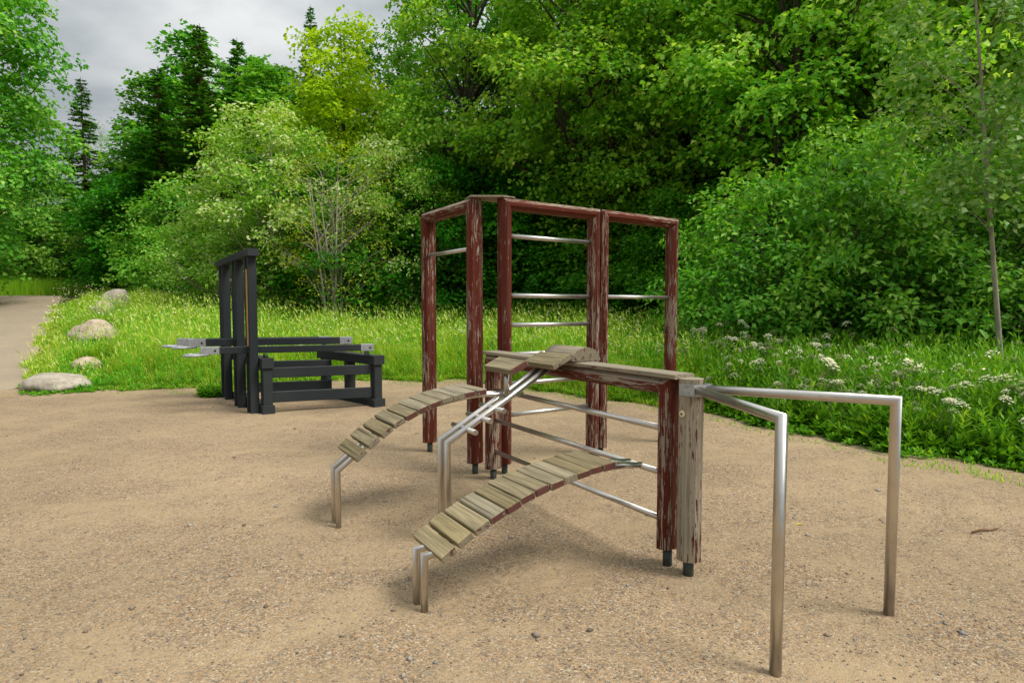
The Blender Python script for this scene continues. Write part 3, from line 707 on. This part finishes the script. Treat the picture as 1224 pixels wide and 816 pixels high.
BK = dict(dark=mat_bark('dark_bark', (0.03, 0.025, 0.018), (0.10, 0.085, 0.065)), grey=mat_bark('grey_bark', (0.09, 0.08, 0.06), (0.24, 0.215, 0.17)),
          pale=mat_bark('pale_bark', (0.20, 0.18, 0.135), (0.40, 0.365, 0.29)), red=mat_bark('reddish_bark', (0.10, 0.045, 0.025), (0.24, 0.12, 0.07)))
LF = dict(
    maple=mat_leaf('maple_leaf', [(0.070, 0.27, 0.018), (0.14, 0.40, 0.026), (0.27, 0.54, 0.040), (0.60, 0.78, 0.14)], 0.44),  # palest colour paints the leaf highlights
    bright=mat_leaf('bright_maple_leaf', [(0.085, 0.28, 0.018), (0.18, 0.43, 0.026), (0.34, 0.58, 0.045), (0.68, 0.82, 0.18)], 0.45),  # leaf highlights painted in as the palest colour here too
    yellow=mat_leaf('yellow_green_leaf', [(0.14, 0.31, 0.005), (0.29, 0.49, 0.007), (0.43, 0.62, 0.010), (0.60, 0.72, 0.02)], 0.42),
    aspen=mat_leaf('aspen_leaf', [(0.060, 0.22, 0.022), (0.12, 0.34, 0.034), (0.21, 0.46, 0.065), (0.50, 0.66, 0.30)], 0.38, 0.45, 0.35),
    beam=mat_leaf('whitebeam_leaf', [(0.085, 0.28, 0.010), (0.16, 0.42, 0.014), (0.27, 0.53, 0.035), (0.52, 0.68, 0.22), (0.80, 0.84, 0.55)], 0.36),
    dark=mat_leaf('darkened_shade_leaf', [(0.025, 0.135, 0.006), (0.055, 0.24, 0.009), (0.12, 0.37, 0.014)], 0.38),  # dark shade leaves; gloom of the wood's gaps is put into this green too
    bush=mat_leaf('bush_leaf', [(0.050, 0.21, 0.016), (0.10, 0.33, 0.024), (0.19, 0.46, 0.038), (0.42, 0.64, 0.12)], 0.40, 0.5, 0.22),
    shrub=mat_leaf('yellowish_shrub_leaf', [(0.20, 0.29, 0.015), (0.36, 0.43, 0.025), (0.54, 0.52, 0.05)], 0.4),
    willow=mat_leaf('willow_leaf', [(0.14, 0.32, 0.05), (0.30, 0.48, 0.13), (0.57, 0.66, 0.38)], 0.3, 0.4, 0.4),
    needle=mat_leaf('spruce_needle', [(0.030, 0.14, 0.014), (0.068, 0.24, 0.022), (0.125, 0.35, 0.032)], 0.28),
    birch=mat_leaf('birch_leaf', [(0.10, 0.24, 0.02), (0.19, 0.37, 0.035), (0.30, 0.48, 0.07)], 0.40))
OV = [0.25, 0.75, 1.0, 0.95, 0.75, 0.42]; CONE = [0.75, 1.0, 0.82, 0.55, 0.30, 0.08]; BUSH = [0.8, 1.0, 0.95, 0.75, 0.45]; COL = [0.5, 0.9, 1, 0.9, 0.7, 0.35]
KIND = {}
def kind(key, gen, bark, leaf):
    paths, V, F_i, T_ = gen
    KIND[key] = (wood_mesh('trunk', paths, BK[bark]), npmesh('crown', V, F_i, T_, LF[leaf]))
kind('maple_a', broadleaf(21, 14, 4.3, 1.5, OV, 105, 21, 20, 0.165, 0.95, 0.48, 0.85, trunk_r=0.24, limb=2.0), 'dark', 'maple')
kind('maple_b', broadleaf(22, 12, 3.6, 1.2, OV, 90, 21, 20, 0.155, 0.92, 0.45, 0.85, trunk_r=0.19, limb=1.7), 'dark', 'bright')
kind('far_maple', broadleaf(23, 16, 4.4, 1.2, OV, 85, 17, 17, 0.24, 1.2, 0.6, 0.85, trunk_r=0.22), 'dark', 'dark')
kind('yellow_maple', broadleaf(24, 11.5, 3.0, 1.6, [0.4, 0.85, 1.0, 0.85, 0.58, 0.25], 62, 19, 18, 0.19, 0.95, 0.5, 0.85), 'dark', 'yellow')
kind('aspen', broadleaf(25, 15, 2.8, 1.5, CONE, 100, 19, 18, 0.21, 0.85, 0.5, 0.8, trunk_r=0.14), 'grey', 'bush')
kind('birch', broadleaf(26, 12, 1.8, 2.5, COL, 36, 10, 12, 0.12, 0.7, 0.45, 0.6, up=0.5, trunk_r=0.10, droop=0.9), 'pale', 'birch')
kind('whitebeam', broadleaf(27, 6.8, 2.5, 0.5, COL, 85, 17, 18, 0.125, 0.60, 0.34, 0.6, up=0.6, trunk_r=0.075), 'pale', 'beam')
kind('bush', broadleaf(28, 4.0, 2.2, 0.15, [0.85, 1.0, 0.9, 0.62, 0.3], 78, 15, 15, 0.145, 0.58, 0.34, 0.56, up=1.25, trunk_r=0.05, stems=5), 'grey', 'bush')
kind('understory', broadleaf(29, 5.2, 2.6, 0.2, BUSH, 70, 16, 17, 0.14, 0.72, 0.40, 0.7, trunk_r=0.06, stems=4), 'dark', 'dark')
kind('thin_shrub', broadleaf(30, 5.0, 1.5, 0.9, [0.4, 0.8, 1, 0.95, 0.7], 56, 12, 8, 0.065, 0.5, 0.30, 0.55, trunk_r=0.035, stems=7, bare=0.2), 'pale', 'shrub')
kind('young_aspen', broadleaf(31, 8.6, 1.25, 2.9, [0.5, 0.75, 0.95, 1, 0.9, 0.7, 0.35], 48, 12, 13, 0.10, 0.5, 0.34, 0.9, up=0.45, limb=0.4, trunk_r=0.040, lean=(-0.115, 0)), 'pale', 'aspen')
kind('willow', broadleaf(32, 7.5, 1.6, 1.0, COL, 50, 14, 14, 0.12, 0.6, 0.38, 0.24, up=0.4, trunk_r=0.07), 'grey', 'willow')
kind('spruce', spruce(33, 15, 2.2, 1.2), 'red', 'needle')
kind('left_maple', broadleaf(34, 15, 5.4, 1.0, OV, 120, 20, 19, 0.20, 1.1, 0.5, 0.85, trunk_r=0.22), 'dark', 'bush')
TREES = 'trees and bushes around the playground'
def tree(name, key, r, d, H, R, rot, label, cat='tree', group=None, dark=None):
    """r: bearing (sideways over forward distance), d: forward distance"""
    tr, cw = KIND[key]; x, y = r * d, d
    o = empty(name, (x, y, z1(x, y) - 0.05), label, cat, group)
    o.rotation_euler = (0, 0, rot); o.scale = (R, R, H)
    for nm, me in (('trunk', tr), ('crown', cw)):
        p = bpy.data.objects.new(nm, me); C.objects.link(p); p.parent = o
        if nm == 'crown': p['kind'] = 'stuff'
    return o
# left of and beyond the path
tree('maple_tree', 'left_maple', -0.965, 25, 1.05, 0.98, 0.3, 'big bright broadleaf tree at the far left beyond the path')
tree('leafy_bush', 'bush', -0.80, 42, 1.9, 1.8, 1.0, 'rounded green bush at far left where the path tops out', 'bush')
tree('leafy_bush', 'understory', -0.92, 41, 1.4, 1.4, 2.0, 'wide leafy bush cut by the left picture edge above the path', 'bush')
tree('spruce_tree', 'spruce', -0.700, 36, 0.86, 1.0, 0.0, 'dark spruce squeezed behind the big left tree')
tree('birch_tree', 'birch', -0.672, 41, 0.98, 0.8, 0.0, 'thin drooping birch in the gap under open sky')
tree('aspen_tree', 'aspen', -0.592, 35, 0.84, 1.05, 0.5, 'lower leafy tree left of the pointed one')
tree('aspen_tree', 'aspen', -0.525, 36, 1.04, 1.4, 1.3, 'tall dark green tree with pointed top against the sky')
tree('aspen_tree', 'aspen', -0.425, 39, 1.04, 1.25, 2.6, 'slim tall tree right of the pointed tree')
tree('aspen_tree', 'aspen', -0.465, 40, 1.04, 0.62, 5.2, 'narrow tree top squeezed between the pointed tree and the slim one')
tree('aspen_tree', 'aspen', -0.375, 41, 1.06, 1.1, 3.3, 'tall tree just left of the tall spruce tip')
tree('spruce_tree', 'spruce', -0.505, 31, 0.92, 1.35, 1.1, 'dark conifer with drooping boughs in front of the pointed tree')
tree('spruce_tree', 'spruce', -0.575, 32, 0.80, 1.3, 3.0, 'full green conifer left of the pointed tree, right of the sky gap')
tree('spruce_tree', 'spruce', -0.445, 34, 0.96, 1.3, 4.0, 'full green conifer behind the pale flecked shrub')
tree('spruce_tree', 'spruce', -0.325, 40, 1.28, 1.0, 2.2, 'tall spruce whose tip rises behind the yellow green maple')
tree('aspen_tree', 'aspen', -0.40, 31, 0.80, 1.2, 4.0, 'pale green tree behind the white flecked shrub')
tree('leafy_bush', 'understory', -0.60, 33, 1.25, 1.3, 0.4, 'low rounded bush at the head of the grass bank', 'bush')
tree('leafy_bush', 'bush', -0.54, 29, 1.35, 1.3, 3.4, 'green bush left of the white flecked shrub', 'bush')
tree('yellow_maple', 'yellow_maple', -0.275, 27, 1.10, 0.95, 0.7, 'yellow green maple standing out among the darker trees')
tree('whitebeam_tree', 'whitebeam', -0.395, 22.5, 1.14, 1.12, 0.0, 'pale flecked shrub tree with thin grey trunk behind the black machine')
tree('whitebeam_tree', 'whitebeam', -0.485, 23, 0.66, 0.85, 2.0, 'lower pale flecked shrub left of the black slatted screen')
tree('whitebeam_tree', 'whitebeam', -0.19, 22, 1.02, 0.95, 4.1, 'pale flecked shrub just left of the climbing frame')
tree('thin_shrub', 'thin_shrub', -0.290, 19.5, 1.22, 1.2, 0.2, 'nearly bare shrub of many thin stems with yellowish leaves', 'shrub')
tree('leafy_bush', 'understory', -0.33, 26, 1.0, 1.1, 1.4, 'dark bush filling in behind the nearly bare shrub', 'bush')
# centre
tree('maple_tree', 'maple_a', -0.07, 25, 1.12, 0.88, 2.1, 'tall dense maple behind the left frame of the climber')
tree('maple_tree', 'maple_a', 0.145, 21.5, 1.10, 1.0, 0.4, 'large maple with dark trunk behind the middle of the climber')
tree('maple_tree', 'maple_a', 0.285, 20.5, 1.08, 0.9, 3.6, 'maple with forked dark limbs right of the climber')
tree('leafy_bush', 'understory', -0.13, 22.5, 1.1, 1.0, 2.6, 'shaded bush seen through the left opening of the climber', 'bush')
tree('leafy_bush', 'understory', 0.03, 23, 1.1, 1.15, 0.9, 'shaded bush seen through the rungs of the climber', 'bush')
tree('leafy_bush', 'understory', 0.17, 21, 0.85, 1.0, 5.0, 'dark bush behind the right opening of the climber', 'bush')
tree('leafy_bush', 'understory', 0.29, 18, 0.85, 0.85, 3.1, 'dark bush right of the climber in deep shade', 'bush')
# right
tree('maple_tree', 'maple_b', 0.46, 17.3, 1.12, 1.0, 0.0, 'bright maple with yellow leaf highlights above the right hand bushes')
tree('maple_tree', 'maple_b', 0.635, 17.5, 1.2, 1.0, 2.3, 'bright maple at upper right behind the young aspen')
tree('maple_tree', 'maple_b', 0.86, 16.5, 1.15, 1.0, 4.4, 'bright maple cut by the right picture edge')
tree('leafy_bush', 'bush', 0.405, 13.2, 0.98, 0.9, 0.0, 'dense green bush right of the climber above the white flowers', 'bush')
tree('leafy_bush', 'bush', 0.565, 12.6, 1.22, 0.9, 1.7, 'dense green bush over the far dip bar post', 'bush')
tree('leafy_bush', 'bush', 0.715, 12.2, 1.1, 0.9, 3.0, 'dense bush left of the leaning thin trunk', 'bush')
tree('leafy_bush', 'bush', 0.90, 11.7, 1.1, 0.95, 4.2, 'dense bush at the right edge behind the leaning thin trunk', 'bush')
tree('leafy_bush', 'bush', 1.16, 10.0, 1.0, 0.95, 5.2, 'dense bush beyond the right picture edge', 'bush')
tree('young_aspen', 'young_aspen', 0.822, 9.2, 1.0, 1.0, 0.0, 'young aspen with bare leaning grey trunk at the right')
tree('willow_tree', 'willow', 0.94, 10.2, 1.0, 0.9, 0.0, 'silvery narrow leaved willow at the upper right corner')
# deeper wood: its own trees, seen in the gaps
back = [(-1.25, 30), (-1.08, 38), (-0.02, 33), (0.10, 29), (0.22, 32), (0.34, 28), (0.47, 30), (0.59, 26), (0.72, 28), (0.86, 24), (1.0, 27), (1.2, 22), (-0.2, 36), (-0.34, 45), (-0.46, 47), (-0.57, 44), (-0.62, 52), (-0.40, 44), (-0.88, 46), (-0.78, 50), (-0.70, 55)]
for i, (r, d) in enumerate(back):
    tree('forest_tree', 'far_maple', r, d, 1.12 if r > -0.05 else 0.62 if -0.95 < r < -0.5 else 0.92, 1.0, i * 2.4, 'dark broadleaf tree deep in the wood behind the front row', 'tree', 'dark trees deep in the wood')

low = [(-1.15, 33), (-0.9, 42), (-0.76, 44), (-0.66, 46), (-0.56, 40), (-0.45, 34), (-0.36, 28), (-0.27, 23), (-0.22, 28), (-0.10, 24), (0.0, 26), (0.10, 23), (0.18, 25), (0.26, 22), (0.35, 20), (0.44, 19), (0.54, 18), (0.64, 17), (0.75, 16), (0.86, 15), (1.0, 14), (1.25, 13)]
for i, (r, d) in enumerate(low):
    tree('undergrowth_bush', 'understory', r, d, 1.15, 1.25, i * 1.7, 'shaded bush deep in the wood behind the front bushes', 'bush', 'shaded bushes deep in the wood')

# ------------------------------------------------------------------ meadow
GR = mat_leaf('meadow_grass', [(0.075, 0.27, 0.008), (0.17, 0.41, 0.012), (0.31, 0.52, 0.022), (0.50, 0.63, 0.07), (0.68, 0.69, 0.28)], 0.45, 0.6, 0.25)
HB = mat_leaf('herb_leaf', [(0.045, 0.20, 0.010), (0.105, 0.34, 0.014), (0.22, 0.49, 0.022), (0.46, 0.65, 0.06)], 0.38, 0.5, 0.22)
def scatter(n, r0, r1, span, seed, power=1.3, off=-0.05):
    r = np.random.default_rng(seed); b = r.uniform(r0, r1, n); t = off + span * r.random(n) ** power
    y0 = np.interp(b, RB, DE); y = y0 + t; x = b * y; y = y + wob(x, y); keep = ~in_path(x, y); return x[keep], y[keep], t[keep], r
STONES = [(-8.35, 11.15, 0.75), (-9.05, 12.9, 0.5), (-11.3, 16.3, 0.75), (-14.9, 22.8, 0.6), (-14.6, 21.4, 0.45)]
def near_stone(x, y):                     # grass stays short in front of and beside the boulders
    k = np.ones(len(x))
    for sx, sy, sr in STONES:
        d = np.hypot((x - sx + (y - sy) * 0.65 * (y < sy)) / sr, (y - sy) / np.where(y < sy, sr * 2.6, sr)); k = np.minimum(k, np.clip((d - 0.75) / 0.7, 0.22, 1))
    return k
def grass(name, n, r0, r1, span, seed, hmax, tintshift=0.0, power=1.3, off=-0.05):
    x, y, t, r = scatter(n, r0, r1, span, seed, power, off); n = len(x); z = zg(x, y) - 0.02
    patchy = 0.75 + 0.25 * np.sin(x * 1.7 + 0.6 * y) * np.sin(y * 1.3 - 0.4 * x)
    h = hmax * np.clip(0.16 + t / 1.3, 0.16, 1) * r.uniform(0.45, 1.1, n) * patchy
    # trodden low near the path and at the machine
    lowm = np.clip((x - path_right(y)) / 1.6, 0.25, 1); h *= np.where(y > 10.5, lowm, 1) * near_stone(x, y)
    w = (0.006 + 0.00065 * y) * r.uniform(0.7, 1.3, n)
    a = r.uniform(0, 2 * PI, n); d = np.stack([np.cos(a), np.sin(a), 0 * a], -1); s = np.stack([-np.sin(a), np.cos(a), 0 * a], -1)
    be = (0.08 + r.random(n) ** 1.3 * 0.8)[:, None] * h[:, None]; P = np.stack([x, y, z], -1); up_ = np.array([[0, 0, 1.0]])
    wind = np.array([[-0.10, 0.0, 0]]) * h[:, None]
    m = P + up_ * h[:, None] * 0.58 + d * be * 0.3 + wind * 0.3; e = P + up_ * h[:, None] * (1.0 - 0.35 * be / np.maximum(h[:, None], .01)) + d * be + wind; w = w[:, None]
    V = np.stack([P - s * w * .5, P + s * w * .5, m + s * w * .5, m - s * w * .5, e], 1).reshape(-1, 3)
    b = 5 * np.arange(n)[:, None]; F_i = np.concatenate([b + [[0, 1, 2]], b + [[0, 2, 3]], b + [[3, 2, 4]]], 1).reshape(-1, 3)
    big = 0.5 + 0.5 * np.sin(x * 0.9 + 1.1) * np.sin(0.8 * y + x * 0.3)
    ti = np.clip(r.random(n) * 0.62 + 0.16 * big + tintshift, 0, 1)
    T_ = np.repeat(ti, 5); T_[4::5] = np.clip(T_[4::5] + 0.14, 0, 1)
    return tag(link(name, npmesh(name, V, F_i, T_, GR)), kind='stuff')
grass('meadow_grass', 105000, -1.15, -0.30, 16, 41, 1.02, 0.13)
grass('meadow_grass', 95000, -0.34, 0.33, 11, 42, 1.05, 0.12)
grass('edge_grass', 4200, -0.86, 1.1, 1.1, 47, 0.5, 0.05, 1.6, -0.5)
grass('meadow_grass', 24000, 0.30, 1.35, 6.0, 43, 0.5, -0.04)
r = np.random.default_rng(45); n = 16000; x = r.uniform(-40, -21, n); y = r.uniform(33, 39, n); z = zg(x, y); h = r.uniform(0.5, 1.25, n)
P = np.stack([x, y, z], -1); s = np.stack([r.uniform(-1, 1, n), r.uniform(-.3, .3, n), 0 * x], -1) * 0.03
V = np.stack([P - s, P + s, P + np.stack([r.normal(size=n) * .15, r.normal(size=n) * .1, h], -1)], 1).reshape(-1, 3)
tag(link('verge_grass', npmesh('verge_grass', V, np.arange(3 * n).reshape(-1, 3), np.repeat(0.2 + r.random(n) * 0.5, 3), GR)), kind='stuff')
# seed heads over the tall grass
x, y, t, r = scatter(12000, -1.0, 0.3, 11, 46, 1.1, 0.5); n = len(x); hh = r.uniform(0.6, 1.02, n) * near_stone(x, y) * np.clip((x - path_right(y)) / 1.6, 0.3, 1)
P = np.stack([x + r.normal(size=n) * .02, y, zg(x, y) + hh], -1); Dr = np.stack([-0.35 + 0.3 * r.normal(size=n), 0.3 * r.normal(size=n), np.ones(n)], -1)
V, F_i = leaves(P, unit(r.normal(size=(n, 3))), Dr, r.uniform(.09, .17, n), 0.014 + 0.0008 * y)
tag(link('seed_heads', npmesh('seed_heads', V, F_i, np.repeat(r.uniform(0.6, 1, n), 4), GR)), kind='stuff')
def herbs(name, n, r0, r1, span, seed, h0, h1, nl, ll, lw, power=1.2, off=0.1):
    x, y, t, r = scatter(n, r0, r1, span, seed, power, off); n = len(x)
    h = r.uniform(h0, h1, n) * np.clip(0.3 + t / 1.1, 0.3, 1) * near_stone(x, y); k = nl
    f = np.tile(np.linspace(0.12, 1.0, k), n) + r.uniform(-.03, .03, n * k); hh = np.repeat(h, k)
    a = np.tile(np.arange(k) * 2.4, n) + np.repeat(r.uniform(0, 6, n), k)
    tx = np.repeat(r.normal(size=n) * 0.12, k); ty = np.repeat(r.normal(size=n) * 0.1, k)
    P = np.stack([np.repeat(x, k) + tx * f * hh, np.repeat(y, k) + ty * f * hh, np.repeat(zg(x, y), k) + f * hh], -1)
    elev = 0.15 + 0.9 * f ** 2 + r.normal(size=n * k) * 0.25
    D = np.stack([np.cos(a) * np.cos(elev), np.sin(a) * np.cos(elev), np.sin(elev)], -1)
    Nn = unit(np.stack([-np.cos(a) * np.sin(elev), -np.sin(a) * np.sin(elev), np.cos(elev)], -1) + r.normal(size=(n * k, 3)) * 0.2)
    Ln = ll * r.uniform(0.6, 1.2, n * k) * (1.1 - 0.45 * f)
    V, F_i = leaves(P, Nn, D, Ln, Ln * lw)
    tag(link(name, npmesh(name, V, F_i, np.repeat(np.clip(0.35 * r.random(n * k) + 0.4 * f * r.random(n * k) + 0.35 * np.repeat(r.random(n) ** 2, k), 0, 1), 4), HB)), kind='stuff')
herbs('tall_herbs', 3600, 0.22, 1.45, 5.0, 51, 0.55, 1.0, 24, 0.17, 0.22)
herbs('broad_leaved_weeds', 3000, 0.26, 1.45, 1.9, 52, 0.25, 0.55, 12, 0.15, 0.45, 1.0, 0.0)
herbs('meadow_weeds', 4200, -0.75, 0.3, 9, 53, 0.5, 1.05, 15, 0.11, 0.25)
herbs('edge_weeds', 1500, -0.86, 0.9, 0.5, 54, 0.12, 0.28, 8, 0.075, 0.5, 1.0, -0.12)
herbs('edge_tufts', 130, -0.515, -0.475, 0.6, 55, 0.3, 0.5, 12, 0.09, 0.5, 1.0, -0.9)

# white umbel flowers: countable, each a thing with stem and flower head
FW = mat_plain('white_petals', (0.70, 0.67, 0.46), 0.7, 0, 0.18, 200)
ST = mat_plain('flower_stem', (0.09, 0.17, 0.03), 0.6)
def umbel_mesh(seed, Rh, nh):
    r = np.random.default_rng(seed); Vs, Fs, off = [], [], 0; stems = []; heads = []
    for hd in range(nh):
        c = np.array([r.normal() * 0.13, r.normal() * 0.13, r.uniform(-0.16, 0.0)]) * (1 if nh > 1 else 0)
        stems.append((np.array([[0, 0, -0.75], [c[0] * .3, c[1] * .3, -0.35], c - [0, 0, 0.05]]), [0.005, 0.004, 0.003], 4))
        for k in range(12):
            a = k * 2.4; rad = Rh * math.sqrt((k + .5) / 12); q = c + np.array([rad * math.cos(a), rad * math.sin(a), 0.35 * Rh - 0.75 * rad * rad / Rh])
            stems.append((np.array([c - [0, 0, 0.05], (q + c) / 2 - [0, 0, .015], q]), [0.0018] * 3, 3))
            for j in range(7):
                b = j * 2.4; p = q + np.array([math.cos(b), math.sin(b), 0]) * Rh * 0.20 * math.sqrt((j + .3) / 7) + r.normal(size=3) * 0.003
                s = Rh * 0.088; al = r.uniform(0, 6); hx = [(p + s * np.array([math.cos(al + i * PI / 2.5), math.sin(al + i * PI / 2.5), r.uniform(-.2, .35)])) for i in range(5)]
                Vs += hx; Fs.append([off, off + 1, off + 2, off + 3, off + 4]); off += 5
        heads.append(npmesh('flower_head', np.array(Vs), np.array(Fs), mats=FW)); Vs, Fs, off = [], [], 0
    return [wood_mesh('stem', stems, ST)] + heads
UM = [umbel_mesh(60 + i, 0.075 + 0.014 * (i % 3), 1 + i % 3) for i in range(5)]
r = np.random.default_rng(66); spots = []
def put(n, r0, r1, t0, t1):
    for _ in range(n):
        b = r.uniform(r0, r1); y = float(np.interp(b, RB, DE)) + r.uniform(t0, t1); spots.append((b * y, y, y - float(np.interp(b, RB, DE))))
cl_ = [(0.36, 1.8, 20, .06, .7), (0.42, 1.7, 18, .07, .8), (0.49, 1.2, 30, .07, .6), (0.56, 0.9, 24, .06, .5), (0.62, 0.8, 16, .06, .4), (0.70, 0.6, 14, .04, .3), (0.84, 0.5, 12, .03, .25), (0.86, 1.2, 10, .06, .5), (0.33, 1.1, 12, .05, .6), (0.46, 0.6, 10, .05, .3)]
for b, t, n_, sb_, st_ in cl_:
    for _ in range(n_):
        bb_ = b + r.normal() * sb_; y = float(np.interp(bb_, RB, DE)) + max(0.2, t + r.normal() * st_); spots.append((bb_ * y, y, y - float(np.interp(bb_, RB, DE))))
put(22, 0.25, 1.05, 0.5, 3.6); put(34, -0.06, 0.3, 0.8, 4.5); put(26, -0.38, -0.08, 1.0, 5); put(10, -0.62, -0.45, 6, 12)
for i, (x, y, t_) in enumerate(spots):
    right = x / y > 0.28
    o = empty('umbel_flower', (x, y, z1(x, y) + ((r.uniform(0.45, 0.70) + 0.22 * min(t_, 2.0)) if right else r.uniform(0.55, 0.9))), 'white flat topped umbel flower on a thin stem in the meadow', 'flower', 'white umbel flowers in the meadow')
    o.rotation_euler = (r.normal() * .18 + 0.30, r.normal() * .18, r.uniform(0, 6)); s = r.uniform(0.55, 1.0) * (0.9 if right else 0.75); o.scale = (s, s, s)
    for nm, me in zip(('stem', 'flower_head', 'flower_head', 'flower_head'), UM[i % 5]):
        p = bpy.data.objects.new(nm, me); C.objects.link(p); p.parent = o
# far band of white flowers along the bank, and small yellow ones
def dots(name, n, r0, r1, t0, t1, h0, h1, size, mat, seed):
    r = np.random.default_rng(seed); b = r.uniform(r0, r1, n); y = np.interp(b, RB, DE) + r.uniform(t0, t1, n); x = b * y
    k = ~in_path(x, y); x, y = x[k], y[k]; n = len(x)
    P = np.stack([x, y, zg(x, y) + r.uniform(h0, h1, n)], -1); a = r.uniform(0, 6, n); s = size * r.uniform(.6, 1.3, n)
    V = np.stack([P + np.stack([np.cos(a + j * PI / 2) * s, np.sin(a + j * PI / 2) * s * .8, s * 0.5 * np.sin(a * 3 + j)], -1) for j in range(4)], 1).reshape(-1, 3)
    tag(link(name, npmesh(name, V, np.arange(4 * n).reshape(-1, 4), mats=mat)), kind='stuff')
YL = mat_plain('yellow_petals', (0.62, 0.48, 0.02), 0.6, 0, 0.15)
dots('white_flower_band', 1000, -0.80, -0.50, 5, 18, 0.45, 0.85, 0.03, FW, 71)
dots('white_flower_specks', 1000, -0.42, 0.32, 1.0, 8, 0.6, 0.95, 0.022, FW, 72)
dots('white_flower_specks', 200, 0.30, 1.0, 0.7, 3.5, 0.6, 0.95, 0.02, FW, 74)
dots('yellow_flowers', 700, -0.75, 0.35, 0.2, 4, 0.15, 0.6, 0.016, YL, 73)
